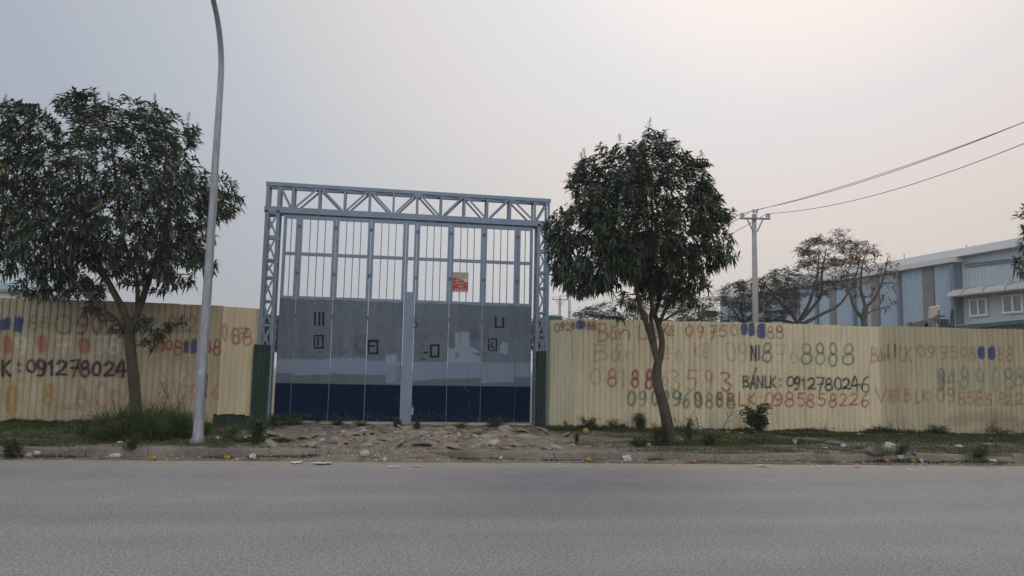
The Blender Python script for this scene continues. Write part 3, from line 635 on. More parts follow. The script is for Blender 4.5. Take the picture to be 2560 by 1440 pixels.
a = LW.xy(np.array([_h0[0]-0.05]), np.array([-0.06]))[0]; b = LW.xy(np.array([min(_h1[0]+0.10, LW.s[-1]-0.05)]), np.array([-0.06]))[0]
pm = MB(); pm.bar((a[0], a[1], .36), (b[0], b[1], .36), .5, .02); pm.build('patch_sheet', MAT['green_sheet'], fl)

# ------------------------------------------------------------------ steel gate
def gx(x, y=800): return float(aty(x, y, YG)[0])
def gz(x, y): return float(aty(x, y, YG)[2])
gate = thing('steel_gate', (0.4, YG, 0.2), 'tall blue grey folding steel gate with barred top and navy bottom under a lattice truss', 'gate')
DEP = 0.36
ZT, ZB_, ZL = 6.17, 5.46, 5.40
def ztopf(x): return 6.175+(x+3.2)*(6.135-6.175)/7.3
xl0, xl1, xr0, xr1 = -3.22, -2.88, 3.76, 4.08
# columns
for (xa, xb) in ((xl0, xl1), (xr0, xr1)):
    cm = MB()
    for x in (xa+.03, xb-.03):
        for y in (YG-.03, YG+DEP): cm.box(x-.035, x+.035, y-.035, y+.035, 0.15, ZB_+0.03)
    zl = [5.42, 4.83, 4.24, 3.80, 3.20, 2.60, 1.98, 1.40, 0.85, 0.3]
    if xa > 0: zl = [5.42, 4.78, 4.20, 3.78, 3.13, 2.55, 1.98, 1.40, 0.85, 0.3]
    for z in zl:
        for y in (YG-.03, YG+DEP): cm.bar((xa+.06, y, z), (xb-.06, y, z), .05, .04)
        for x in (xa+.03, xb-.03): cm.bar((x, YG, z-.02), (x, YG+DEP-.03, z-.02), .04, .04, (1, 0, 0))
    for z1, z0 in zip(zl[:-1], zl[1:]):
        cm.bar((xa+.06, YG-.055, z0+.04), (xb-.06, YG-.055, z1-.04), .045, .012); cm.bar((xa+.06, YG-.040, z1-.04), (xb-.06, YG-.040, z0+.04), .045, .012)
    cm.build('lattice_column', MAT['gate'], gate)
# header box truss
hm = MB(); px_v = [667.5, 698, 733, 799, 862, 924, 984, 1043.7, 1103, 1161, 1218, 1275, 1336.6, 1370]
xv = [gx(p, 490+(p-667)*.059) for p in px_v]; xv[0] = xl0+.03; xv[-1] = xr1-.03
for y in (YG-.03, YG+DEP):
    hm.bar((xl0-.02, y, ztopf(xl0)), (xr1+.02, y, ztopf(xr1)), .09, .09); hm.bar((xl0-.03, y, 5.52), (xr1+.03, y, 5.50), .15, .07)
    for k, x in enumerate(xv): hm.bar((x, y+.002, 5.58), (x, y+.002, ztopf(x)-.045), .055 if k > 2 else .075, .05)
    off = -.03 if y < YG else .03
    ups = [3, 5, 7, 9, 11]; downs = [2, 4, 6, 8, 10, 12]
    for d_, u_ in zip(downs[:-1], ups): hm.bar((xv[d_]+.06, y+off, 5.585), (xv[u_]-.05, y+off, ztopf(0)-.05), .05, .014)
    for u_, d_ in zip(ups, downs[1:]): hm.bar((xv[u_]+.05, y+off, ztopf(0)-.05), (xv[d_]-.06, y+off, 5.585), .05, .014)
    hm.bar((xv[1]+.03, y+off, ztopf(0)-.05), (xv[2]-.05, y+off, 5.585), .05, .014); hm.bar((xv[12]+.06, y+off, 5.585), (xv[13]-.02, y+off, ztopf(0)-.05), .05, .014)
for k, x in enumerate(xv):
    hm.bar((x, YG, ztopf(x)-.01), (x, YG+DEP-.03, ztopf(x)-.01), .05, .05, (1, 0, 0)); hm.bar((x, YG+.005, 5.53), (x, YG+DEP-.035, 5.53), .05, .05, (1, 0, 0))
    if k < len(xv)-1: hm.bar((x+.03, YG+.02, ztopf(x)-.02), (xv[k+1]-.03, YG+DEP-.05, ztopf(x)-.02), .045, .012, (0, 0, 1))
hm.tube([(xv[7], YG-.075, ztopf(0)-.06), (xv[7], YG-.082, ztopf(0)-.06)], .10, 12)
hm.build('header_truss', MAT['gate'], gate)
tm = MB(); tm.bar((xl1+.02, YG+.12, 5.43), (xr0-.02, YG+.12, 5.42), .05, .10); tm.build('track_rail', MAT['steel'], gate)
# leaves
edges = [710.5, 750.2, 841.7, 929.4, 1016.8, 1043.8, 1128.6, 1211, 1294.5, 1333]
ey = [538, 541, 546, 550, 556, 553, 560, 562, 566, 568]
ex = [gx(p, y) for p, y in zip(edges, ey)]
zmid = 4.42; zpan = 3.30; zbot = 0.27
PC = Canvas(ex[0], ex[-1], zbot, zpan, 0.0125, 0.0125, 11)
def puv(x, y): q = aty(x, y, YG-.02); return (float(q[0]), float(q[2]))
def c5(x, y): return puv(630+x/3.325, 750+y/3.325)
GREYP = (0.125, 0.152, 0.19); LIGHT = (0.18, 0.235, 0.315); NAVY = (0.0006, 0.0115, 0.038); STRIP = (0.105, 0.128, 0.155)
PC.poly([c5(120, 685), c5(1235, 702), c5(1235, 560), c5(120, 560)], STRIP, .85, .008)
PC.poly([c5(1320, 705), c5(2340, 722), c5(2340, 560), c5(1320, 560)], STRIP, .85, .008)
rr = random.Random(2)
def scrib(x0, y0, x1, y1, n, col, al, wd=.03):
    for _ in range(n):
        x, y = rr.uniform(x0, x1), rr.uniform(y0, y1); p = [(x, y)]
        for _ in range(rr.randint(2, 5)): p.append((p[-1][0]+rr.uniform(-45, 45), p[-1][1]+rr.uniform(-40, 40)))
        PC.stroke([c5(*q) for q in spline(p, 4)], wd, col, al, .02)
SMU = (0.085, 0.085, 0.11)
scrib(1050, 150, 1230, 430, 12, (0.12, 0.115, 0.14), .5); scrib(1350, 140, 1600, 300, 12, (0.12, 0.115, 0.14), .5); scrib(1620, 150, 1900, 300, 9, (0.11, 0.11, 0.14), .5)
scrib(290, 430, 960, 480, 14, (0.09, 0.095, 0.12), .55); scrib(690, 300, 930, 470, 3, SMU, .5, .035); scrib(1900, 480, 1960, 520, 4, (0.12, 0.09, 0.09), .4)
scrib(280, 610, 900, 660, 10, (0.085, 0.085, 0.10), .55); scrib(1350, 600, 1860, 680, 9, (0.11, 0.12, 0.14), .4)
PC.poly([c5(1780, 255), c5(1890, 250), c5(1880, 330), c5(1800, 320)], (0.07, 0.085, 0.15), .5, .05, .03)
for g_, x0 in (('0', 1368), ('9', 1420), ('5', 1560), ('0', 1640), ('6', 1830), ('0', 1905)): write(PC, lambda x, y: c5(x, y), [((0.08, 0.09, 0.11), .016, .6, .015, 280, 325, [(g_, x0, x0+36)])])
for g_, x0 in (('L', 725), ('K', 850), ('|', 900)): write(PC, lambda x, y: c5(x, y), [((0.075, 0.08, 0.10), .035, .55, .03, 300, 440, [(g_, x0, x0+70)])])
band = [((190, 340), (488, 492), (605, 612)), ((340, 638), (492, 494), (625, 620)), ((640, 938), (482, 478), (610, 618)), ((945, 1125), (503, 507), (620, 622)), ((1110, 1232), (505, 508), (690, 697)),
        ((1338, 1620), (513, 513), (672, 650)), ((1620, 1900), (512, 512), (652, 648)), ((1905, 2180), (516, 518), (692, 680)), ((2185, 2330), (518, 520), (640, 643))]
for (xa, xb), (ta, tb), (ba, bb) in band: PC.poly([c5(xa, ba), c5(xb, bb), c5(xb, tb), c5(xa, ta)], LIGHT, .95, .008, .018)
for pl in ([(1685, 268), (1725, 264), (1722, 420), (1735, 262), (1800, 264), (1812, 380), (1890, 425), (1885, 440), (1820, 445), (1900, 470), (1895, 520), (1620, 520), (1628, 380), (1660, 410), (1690, 400)],
           [(2070, 352), (2128, 350), (2122, 450), (2055, 440)], [(1110, 460), (1200, 450), (1200, 520), (1110, 520)]):
    PC.poly([c5(*q) for q in pl], (0.23, 0.28, 0.35), .95, .008, .02)
PC.poly([c5(1690, 440), c5(1720, 436), c5(1720, 480), c5(1690, 490)], GREYP, .9, .012)
TAPE = (0.012, 0.012, 0.014)
def rect(x0, y0, x1, y1): PC.poly([c5(x0, y1), c5(x1, y1), c5(x1, y0), c5(x0, y0)], TAPE, .98, .004)
def frame(x0, y0, x1, y1, t_): rect(x0, y0, x0+t_, y1); rect(x1-t_, y0, x1, y1); rect(x0, y0, x1, y0+t_); rect(x0, y1-t_, x1, y1)
for q in ((515, 100, 532, 215), (552, 100, 570, 215), (583, 102, 601, 215)): rect(*q)
frame(511, 290, 596, 405, 15); rect(540, 312, 557, 382)
frame(963, 335, 1050, 452, 15); rect(960, 330, 1060, 346); rect(975, 376, 1022, 390)
frame(1478, 368, 1558, 478, 16); 
for q in ((1395, 376, 1425, 382), (1445, 376, 1462, 382), (1395, 432, 1412, 441), (1428, 430, 1462, 444), (1397, 486, 1442, 494)): rect(*q)
rect(2017, 135, 2033, 232); rect(2080, 146, 2096, 232); rect(2017, 218, 2096, 232)
for q in ((1962, 320, 1976, 352), (1960, 358, 1975, 422), (1985, 318, 2036, 330), (2024, 330, 2037, 395), (2022, 400, 2037, 426), (1978, 412, 2015, 424), (1986, 352, 1996, 402), (1996, 350, 2010, 362), (2000, 378, 2010, 402)): rect(*q)
for _ in range(90):
    u = rr.uniform(PC.u[0], PC.u[-1]); v = rr.uniform(1.4, 3.2); PC.stroke([(u, v), (u+rr.uniform(-.01, .01), v-rr.uniform(.1, .7))], rr.uniform(.008, .03), rr.choice(((0.08, 0.09, 0.11), (0.17, 0.19, 0.22), (0.10, 0.085, 0.075))), rr.uniform(.1, .35), .015)
for e_ in ex[1:-1]:
    for _ in range(5): v = rr.uniform(.5, 3.2); PC.stroke([(e_+rr.choice((-1, 1))*.018, v), (e_+rr.choice((-1, 1))*.02, v-rr.uniform(.1, .5))], .02, (0.11, 0.07, 0.045), rr.uniform(.15, .45), .012)
PC.poly([c5(100, 1120), c5(2360, 1120), c5(2360, 721), c5(1310, 708), c5(1290, 708), c5(100, 686)], NAVY, 1.0, .006)
for _ in range(260):
    u = rr.uniform(PC.u[0], PC.u[-1]); v = zbot+abs(rr.gauss(0, .12)); PC.stroke([(u, v), (u+rr.uniform(-.03, .03), v+.02)], rr.uniform(.01, .05), (0.10, 0.09, 0.08), rr.uniform(.08, .3), .02)
for _ in range(40):
    u = rr.uniform(PC.u[0], PC.u[-1]); v = rr.uniform(.4, 1.05); PC.stroke([(u, v), (u+rr.uniform(-.12, .12), v+rr.uniform(-.15, .15))], .006, (0.06, 0.08, 0.12), .4, .006)
for q in ((1800, 845, 1815, 905), (1530, 890, 1545, 893), (1765, 720, 1800, 770), (1820, 640, 1860, 690)): PC.stroke([c5(q[0], q[1]), c5(q[2], q[3])], .008, (0.25, 0.28, 0.32), .5, .006)

FRM = .075
for i in range(9):
    xa, xb = ex[i]+.005, ex[i+1]-.005; wd = xb-xa; narrow = (i == 4); zt = 5.40 if i < 5 else 5.385
    fm = MB(); y0, y1 = YG-.03, YG+.03; s = FRM if not narrow else .06
    if narrow: y0 -= .012
    fm.box(xa, xa+s, y0, y1, zbot-.02 if narrow else zpan-.03, zt); fm.box(xb-s, xb, y0, y1, zbot-.02 if narrow else zpan-.03, zt)
    fm.box(xa+s, xb-s, y0, y1, zt-.085, zt); fm.box(xa+s, xb-s, y0, y1, zmid-.04, zmid+.04)
    if narrow:
        fm.box(xa+s, xb-s, y0, y1, zbot-.12, zpan+.25); fm.box(xa, xa+s, y0, y1, zbot-.12, zbot-.02); fm.box(xb-s, xb, y0, y1, zbot-.12, zbot-.02)
    else: fm.box(xa+s, xb-s, y0, y1, zpan-.03, zpan+.05)
    leaf = fm.build('gate_leaf', MAT['gate'], gate)
    nb = 0 if narrow else (1 if wd < .5 else 3)
    if nb:
        bm_ = MB()
        for k in range(nb):
            x = xa+s+(wd-2*s)*(k+1)/(nb+1)
            for zl_, zh_ in ((zpan+.05, zmid-.04), (zmid+.04, zt-.085)): bm_.box(x-.011, x+.011, YG-.011, YG+.011, zl_, zh_)
        bm_.build('bars', MAT['gate'], leaf)
    if not narrow:
        i0 = int(np.searchsorted(PC.u, xa)); i1 = int(np.searchsorted(PC.u, xb)); us = PC.u[i0:i1].copy(); us[0] = xa; us[-1] = xb; nj = len(PC.v)
        zz = PC.v.copy(); zz[-1] = zpan-.031
        X, Z = np.meshgrid(us, zz, indexing='ij')
        Yy = YG-.029+0.005*np.sin(X*5.1+i)*np.sin(Z*2.3+i*1.7)+0.003*np.sin(X*13+Z*4+i*2)
        cc = np.concatenate([PC.rgb[i0:i1], PC.a[i0:i1][..., None]], -1).reshape(-1, 4)
        ii, jj = np.meshgrid(np.arange(len(us)-1), np.arange(nj-1), indexing='ij'); q = (ii*nj+jj).ravel()
        mk('panel', np.stack([X, Yy, Z], -1).reshape(-1, 3), np.stack([q, q+nj, q+nj+1, q+1], 1), MAT['gate_panel'], leaf, col=cc, smooth=True)
        em = MB()                                   # folded edges and stiffeners behind the sheet
        for x in (xa, xb-.03): em.box(x, x+.03, YG-.018, YG+.03, zbot, zpan-.032)
        for z in (zbot+.01, 1.2, 2.2): em.box(xa+.03, xb-.03, YG-.012, YG+.03, z, z+.04)
        em.build('back_frame', MAT['gate'], leaf)
    # hanger above each pair of leaves
    if i in (1, 2, 3, 5, 6, 7):
        h_ = MB(); xm = (xa+xb)/2; h_.box(xm-.03, xm+.03, YG-.02, YG+.03, zt, zt+.10); h_.build('hanger', MAT['gate'], leaf)
for i, x in enumerate(ex[1:-1]):
    if i in (3,): continue
    for z in (5.12, 3.93, 2.86):
        hg = MB(); hg.tube([(x, YG-.045, z-.05), (x, YG-.045, z+.05)], .009, 8); hg.box(x-.045, x+.045, YG-.036, YG-.031, z-.022, z+.022); hg.build('hinge', MAT['hinge'], gate)
lm = MB(); x = ex[5]; z = gz(1325, 1030); lm.box(x-.03, x+.06, YG-.10, YG-.045, z-.10, z+.08); lm.tube([(x-.01, YG-.07, z+.08), (x-.01, YG-.07, z+.14), (x+.04, YG-.07, z+.14), (x+.04, YG-.07, z+.08)], .008, 6)
lm.build('padlock_box', MAT['gate'], gate)
lm = MB(); z = gz(1037, 812); x = gx(1037, 812); lm.tube(spline([(x-.04, YG-.05, z+.06), (x+.04, YG-.07, z+.06), (x+.05, YG-.07, z-.06), (x-.04, YG-.05, z-.06)], 4), .010, 6); lm.build('hasp', MAT['black'], gate)
for pxx in (994.5, 1002.5):
    lm = MB(); xh = gx(pxx, 932); lm.tube(spline([(xh, YG-.05, gz(pxx, 914)), (xh, YG-.10, gz(pxx, 918)), (xh, YG-.10, gz(pxx, 948)), (xh, YG-.05, gz(pxx, 952))], 4), .012, 6); lm.build('handle', MAT['gate'], gate)
sm = MB(); sm.box(ex[0]-.1, ex[-1]+.1, YG-.16, YG+.3, 0.05, 0.215); sm = sm.build('door_sill', MAT['concrete']); tag(sm, 'low concrete threshold under the steel gate', 'threshold')
# green infill sheets beside the columns
for xa, xb, zt, lab in ((-3.30, -2.90, gz(660, 862), 'dark green corrugated strip between left fence and gate column'), (3.74, 4.035, gz(1348, 878), 'dark green corrugated strip between gate column and right fence')):
    yo = YG-.12; us = np.arange(xa, xb, .012); g = .012*np.clip(np.sin(us*2*math.pi/.11)*1.6, -1, 1)
    Vv = []
    for u, o in zip(us, g): Vv += [(u, yo-o, 0.12), (u, yo-o, zt)]
    Fs = [(2*k, 2*k+2, 2*k+3, 2*k+1) for k in range(len(us)-1)]
    tag(mk('corrugated_strip', Vv, Fs, MAT['green_sheet'], loc=(xa, yo, .12)), lab, 'metal sheet', 'green sheets beside the gate')
# poster hung on the bars
pa = aty(1132.5, 680, YG-.06); pb = aty(1170, 730.5, YG-.06); pw, ph = pb[0]-pa[0], pa[2]-pb[2]
po = thing('poster', (pa[0], YG-.06, pb[2]), 'small red and beige advertising poster hung on the gate bars', 'poster')
x0, z0 = pa[0], pb[2]
MAT['poster_red'] = M('poster_red', (0.40, 0.06, 0.055), 0.5, 0.1); MAT['poster_top'] = M('poster_beige_grey', (0.30, 0.29, 0.29), 0.6, 0.3, 12.0, col2=(0.42, 0.34, 0.24))
MAT['poster_text'] = M('poster_cream_print', (0.62, 0.50, 0.42), 0.6, 0.05); MAT['poster_ink'] = M('poster_dark_ink', (0.05, 0.05, 0.06), 0.6, 0.05)
pm = MB(); pm.box(x0, x0+pw, YG-.06, YG-.052, z0, z0+ph); pm.build('sheet', MAT['poster_top'], po)
ev = [(0, .70), (.12, .725), (.25, .72), (.42, .66), (.6, .60), (.8, .55), (1, .50)]
Vv = []; 
for a_, b_ in ev: Vv += [(x0+pw*a_, YG-.063, z0), (x0+pw*a_, YG-.063, z0+ph*b_)]
mk('red_field', Vv, [(2*k, 2*k+2, 2*k+3, 2*k+1) for k in range(len(ev)-1)], MAT['poster_red'], po)
dm = MB(); dm.tube([(x0+pw*.84, YG-.066, z0+ph*.60), (x0+pw*.84, YG-.0645, z0+ph*.60)], pw*.125, 18); dm.build('badge', MAT['poster_text'], po)
dm = MB(); dm.box(x0+pw*.09, x0+pw*.93, YG-.066, YG-.0635, z0+ph*.015, z0+ph*.10); dm.build('phone_strip', MAT['poster_text'], po)
def ptext(s, cx, cz, h, m, nm='lettering', wmax=None):
    c = bpy.data.curves.new('t', 'FONT'); c.body = s; c.size = 1.0; c.align_x = 'CENTER'; c.align_y = 'CENTER'; c.extrude = 0.0
    o = bpy.data.objects.new('t', c); COL.objects.link(o); bpy.context.view_layer.update()
    me = bpy.data.meshes.new_from_object(o); bpy.data.objects.remove(o)
    Vt = np.array([v.co for v in me.vertices]); Fs = [tuple(p.vertices) for p in me.polygons]; bpy.data.meshes.remove(me)
    e = Vt[:, :2].max(0)-Vt[:, :2].min(0); Vt[:, :2] -= (Vt[:, :2].max(0)+Vt[:, :2].min(0))/2
    sx = (wmax/e[0]) if wmax else h/e[1]; sz = h/e[1]
    W3 = np.stack([x0+pw*cx+Vt[:, 0]*sx, np.full(len(Vt), YG-.069), z0+ph*cz+Vt[:, 1]*sz], 1)
    mk(nm, W3, Fs, m, po)
ptext('2', .27, .60, ph*.11, MAT['poster_text'])
ptext('PHAN TRỌNG ĐẠI', .5, .385, ph*.085, MAT['poster_text'], wmax=pw*.86); ptext('0326.001.639', .5, .058, ph*.055, MAT['poster_ink'], wmax=pw*.74)
dm = MB()                                         # print too small to read
for cx_, cz_, w_, h_ in ((.17, .565, .14, .022), (.39, .565, .16, .022), (.30, .465, .20, .018), (.58, .465, .28, .018), (.45, .27, .22, .04), (.62, .27, .10, .05), (.30, .165, .26, .02), (.66, .165, .36, .02)):
    dm.box(x0+pw*(cx_-w_/2), x0+pw*(cx_+w_/2), YG-.068, YG-.0642, z0+ph*(cz_-h_/2), z0+ph*(cz_+h_/2))
tag(dm.build('fine_print', MAT['poster_text'], po), kind='stuff')
# ------------------------------------------------------------------ leaves
def leaf_fan(rng, n, length, width, droop, spread_dir, axis_up=0.25, segs=3, splay=1.0):
    """n lance-shaped leaves whorled round a twig end; returns verts (n*(2*segs), 3) relative to the twig end"""
    out = []
    base = np.array(spread_dir, float); base /= np.linalg.norm(base)+1e-9
    u = np.cross(base, [0, 0, 1.0]); u = u/np.linalg.norm(u) if np.linalg.norm(u) > .1 else np.array([1.0, 0, 0]); v = np.cross(u, base)
    ph = rng.uniform(0, 6.28)
    for k in range(n):
        a = ph+k*2.4; el = rng.uniform(-.1, .9)
        d = (u*math.cos(a)+v*math.sin(a))*splay+base*el; d[2] += axis_up; d /= np.linalg.norm(d)
        L = length*rng.uniform(.65, 1.15); W = width*rng.uniform(.8, 1.2); dr = droop*rng.uniform(.4, 1.5)
        side = np.cross(d, [0, 0, 1.0]); nn = np.linalg.norm(side); side = side/nn if nn > 1e-3 else u
        tw = rng.uniform(-.7, .7); side = side*math.cos(tw)+np.cross(d, side)*math.sin(tw)
        ws = (0.12, 1.0, 0.8, 0.06) if segs == 3 else (0.15, 1.0, 0.05)
        p = base*rng.uniform(-.12, .03)*1.0
        for i in range(segs+1):
            t = i/segs; c = p+d*L*t; c = c+np.array([0, 0, -1.0])*dr*L*t*t
            out.append(c-side*W/2*ws[i]); out.append(c+side*W/2*ws[i])
    return np.array(out)
def fan_faces(n, segs=3):
    f = []; m = 2*(segs+1)
    for k in range(n):
        for i in range(segs): b = k*m+2*i; f.append((b, b+1, b+3, b+2))
    return np.array(f)

def inpoly(x, z, P):
    c = False; j = len(P)-1
    for i in range(len(P)):
        if (P[i][1] > z) != (P[j][1] > z) and x < (P[j][0]-P[i][0])*(z-P[i][1])/(P[j][1]-P[i][1])+P[i][0]: c = not c
        j = i
    return c
def pdist(x, z, P):
    P = np.array(P); A = P; B = np.roll(P, -1, 0); d = B-A; t = np.clip(((x-A[:, 0])*d[:, 0]+(z-A[:, 1])*d[:, 1])/(d**2).sum(1), 0, 1)
    return float(np.min(np.hypot(x-A[:, 0]-t*d[:, 0], z-A[:, 1]-t*d[:, 1])))

def mango(base_px, base_z, outline, Y, limbs, trunk_r, n, label, seed, holes=(), extra=(), panicles=(), thick=1.7, leafL=.23, group='mango trees along the verge', base=None):
    rng = random.Random(seed)
    b = base if base is not None else gpt(*base_px)
    t = thing('mango_tree', b, label, 'tree', group)
    P = [tuple(aty(x, y, Y)[[0, 2]]) for x, y in outline]
    H = [(tuple(aty(x, y, Y)[[0, 2]]), r*Y/F) for x, y, r in holes]
    xs_ = [p[0] for p in P]; zs_ = [p[1] for p in P]; cx, cz = np.mean(xs_), np.mean(zs_)
    tm = MB(); nodes = []
    for pts, r0, r1 in limbs:
        w3 = [aty(x, y, Y)+np.array([0, dy, 0]) for x, y, dy in pts]
        if limbs[0][0] is pts: w3[0] = np.array([b[0], b[1], b[2]-.12])
        s = spline(w3, 5); rad = np.linspace(r0, r1, len(s))
        if limbs[0][0] is pts: rad = rad*(1+.35*np.exp(-np.arange(len(s))/2.0)); 
        tm.tube(s, rad, 10)
        nodes += [(p, r) for p, r in zip(s, rad)][2:]
    trunk_nodes = nodes
    cl = []
    tries = 0
    while len(cl) < n and tries < n*40:
        tries += 1
        x, z = rng.uniform(min(xs_), max(xs_)), rng.uniform(min(zs_), max(zs_))
        if not inpoly(x, z, P): continue
        d = pdist(x, z, P)
        if d < .09: continue
        if any(math.hypot(x-h[0], z-h[1]) < r for h, r in H) and rng.random() < .93: continue
        e_ = noise.noise((x*2.3+seed, z*2.3, 1.7))
        if d < .36 and e_ < -.12-d*.25: continue
        T = thick*math.sqrt(max(.02, 1-(1-min(1, d/thick))**2))
        yo = rng.choice((-1, 1))*T*rng.random()**.6
        if noise.noise((x*1.5, z*1.5, yo*1.0+seed)) < -.33 and d > .25: continue
        if noise.noise((x*2.6+7, z*2.6, yo*.5+seed)) < -.40: continue
        cl.append(np.array([x, Y+yo, z]))
    for poly, m_, th in extra:
        Q = [tuple(aty(x, y, Y)[[0, 2]]) for x, y in poly]; k = 0; tries = 0
        while k < m_ and tries < 5000:
            tries += 1
            x, z = rng.uniform(min(q[0] for q in Q), max(q[0] for q in Q)), rng.uniform(min(q[1] for q in Q), max(q[1] for q in Q))
            if inpoly(x, z, Q): cl.append(np.array([x, Y+rng.uniform(-th, th), z])); k += 1
    ctr = np.array([cx, Y, cz-.6])
    # branches: grow from the limbs to clusters through the nearest wood, in order of distance
    order = sorted(cl, key=lambda p: min(np.linalg.norm(p-q[0]) for q in trunk_nodes))
    pos = np.array([q[0] for q in nodes]); rads = [q[1] for q in nodes]
    for c in order:
        dd = pos-c; dist = np.sqrt((dd**2).sum(1)) + .8*np.maximum(0, pos[:, 2]-c[2])
        k = int(dist.argmin()); a = pos[k]; L = np.linalg.norm(c-a)
        if L > .25:
            mid = (a+c)/2+np.array([rng.uniform(-.1, .1), rng.uniform(-.1, .1), -.06*L])*1.0
            r0 = min(rads[k]*.65, .012+.014*L)
            s = spline([a, mid, c], 3); tm.tube(s, np.linspace(max(.006, r0), .005, len(s)), 5, cap=False)
            pos = np.vstack([pos, s[2:]]); rads += list(np.linspace(max(.006, r0), .005, len(s))[2:])
    tm.build('trunk', MAT['bark'], t, smooth=True)
    VV = []; FF = []; CC = []; off = 0
    for c in cl:
        k = rng.randint(8, 13); d = c-ctr; d = d/np.linalg.norm(d)+np.array([rng.uniform(-.4, .4), rng.uniform(-.4, .4), rng.uniform(-.2, .4)])
        V = leaf_fan(rng, k, leafL, leafL*.23, .42, d, .22)+c
        VV.append(V); FF.append(fan_faces(k)+off); off += len(V)
        tone = rng.uniform(.6, 1.4)*(1.5 if rng.random() < .12 else 1); warm = rng.random() < .06
        for _ in range(k):
            q = tone*rng.uniform(.75, 1.25); col = (q*1.9, q*1.35, q*.8) if warm and rng.random() < .7 else (q*rng.uniform(.9, 1.1), q, q*rng.uniform(.85, 1.15)); CC += [col]*8
    mk('crown', np.vstack(VV), np.vstack(FF), MAT['leaf'], t, col=CC)
    for x, y, h in panicles:                       # flower spikes standing above the crown
        q_ = aty(x, y, Y); near = sorted(cl, key=lambda c_: abs(c_[0]-q_[0])*1.0-c_[2])[:1][0] if False else max((c_ for c_ in cl if abs(c_[0]-q_[0]) < .09), key=lambda c_: c_[2], default=None)
        if near is None: continue
        a = near.copy(); top = a+np.array([rng.uniform(-.06, .06), rng.uniform(-.05, .05), .14+h*Y/F*1.1]); pm_ = MB(); pm_.tube([a, (a+top)/2+np.array([.01, 0, 0]), top], [.006, .005, .002], 5)
        for k in range(12):
            f = .3+.7*k/12; q = a+(top-a)*f; an = k*2.4; L = .075*(1.2-f)
            e = q+np.array([math.cos(an)*L, math.sin(an)*L, L*.7]); pm_.tube([q, e], [.003, .0015], 4)
            for j in range(2):
                g = q+(e-q)*(.4+.3*j); pm_.tube([g, g+np.array([rng.uniform(-.03, .03), rng.uniform(-.03, .03), .02])], [.0035, .002], 4)
        pm_.build('flower_spike', MAT['flower'], t)
    return t
def c1(x, y): return (x/2.4, 180+y/2.4)
outL = [c1(*p) for p in [(-170, 360), (-60, 330), (30, 300), (90, 225), (150, 195), (230, 205), (330, 230), (420, 190), (480, 140), (560, 125), (650, 150), (720, 170), (800, 170), (900, 205), (1000, 220), (1100, 230), (1170, 270), (1205, 340), (1210, 410), (1255, 475), (1270, 560),
   (1380, 600), (1440, 640), (1475, 720), (1430, 800), (1390, 850), (1300, 890), (1320, 980), (1250, 1030), (1250, 1080), (1315, 1140), (1290, 1220), (1200, 1260), (1190, 1350), (1080, 1340), (1000, 1390), (940, 1340), (860, 1280), (780, 1350), (730, 1290), (660, 1210),
   (610, 1300), (560, 1400), (490, 1370), (470, 1310), (380, 1350), (290, 1390), (200, 1370), (120, 1380), (90, 1330), (0, 1310), (-100, 1250), (-200, 1120), (-240, 700)]]
mango((345, 1078), .2, outL, 17.1, [
    ([(345, 1078, 0), (338, 1000, 0), (333, 930, 0), (325, 860, 0), (325, 815, 0)], .125, .105),
    ([(325, 825, 0), (312, 780, -.05), (286, 720, -.2), (262, 660, -.35), (235, 560, -.5), (215, 430, -.4)], .09, .03),
    ([(326, 825, 0), (345, 770, .1), (362, 700, .25), (385, 610, .4), (410, 470, .5), (400, 360, .4)], .085, .028),
    ([(318, 830, 0), (300, 800, -.2), (262, 762, -.5), (200, 690, -.8), (110, 600, -.9)], .045, .02),
    ([(340, 775, .1), (352, 700, -.3), (330, 600, -.6), (320, 480, -.7), (290, 330, -.4)], .05, .02),
    ([(372, 660, .3), (440, 600, .2), (520, 560, 0), (580, 540, 0)], .045, .015),
    ([(285, 715, -.2), (200, 640, .3), (90, 540, .4), (20, 480, .2)], .045, .015)],
    .125, 2900, 'large dense mango tree in front of the left fence beside the lamp post', 21,
    holes=[(355, 610, 17), (270, 645, 12), (300, 520, 10), (330, 475, 12), (270, 415, 12), (85, 440, 8), (200, 620, 10), (450, 620, 14), (470, 660, 12), (385, 560, 14), (300, 730, 24), (40, 720, 22), (110, 700, 14), (420, 720, 16), (205, 320, 8), (455, 560, 10), (60, 530, 10), (400, 510, 10)],
    extra=[([(352, 785), (400, 792), (455, 795), (462, 815), (430, 830), (405, 850), (380, 890), (352, 880), (345, 820)], 26, .3), ([(205, 745), (265, 760), (255, 800), (225, 800)], 9, .3), ([(285, 805), (318, 800), (318, 830), (290, 845)], 5, .25)],
    panicles=[(182, 225, 15), (205, 222, 14), (255, 230, 20), (302, 232, 14), (330, 235, 18), (382, 255, 18), (415, 262, 12), (460, 268, 14), (500, 275, 18), (55, 262, 8), (90, 262, 6)], thick=2.0, leafL=.185)
def c6(x, y): return (1340+x/2.667, 290+y/2.667)
outR = [c6(*p) for p in [(260, 300), (320, 250), (370, 215), (450, 175), (560, 150), (640, 110), (700, 115), (770, 125), (810, 160), (870, 205), (930, 265), (1000, 295), (1085, 320), (1130, 430), (1155, 560), (1190, 600), (1270, 600), (1310, 650), (1290, 700), (1240, 730), (1235, 800), (1280, 860), (1250, 905), (1330, 940), (1310, 985), (1230, 1030), (1140, 1060), (1085, 1080),
   (1120, 1150), (1160, 1210), (1070, 1240), (990, 1250), (900, 1230), (850, 1190), (740, 1240), (660, 1200), (590, 1300), (530, 1340), (495, 1260), (460, 1200), (410, 1190), (330, 1210), (240, 1230), (200, 1160), (150, 1170), (115, 1110), (95, 960), (70, 880), (65, 760), (50, 660), (120, 565), (155, 470), (230, 350)]]
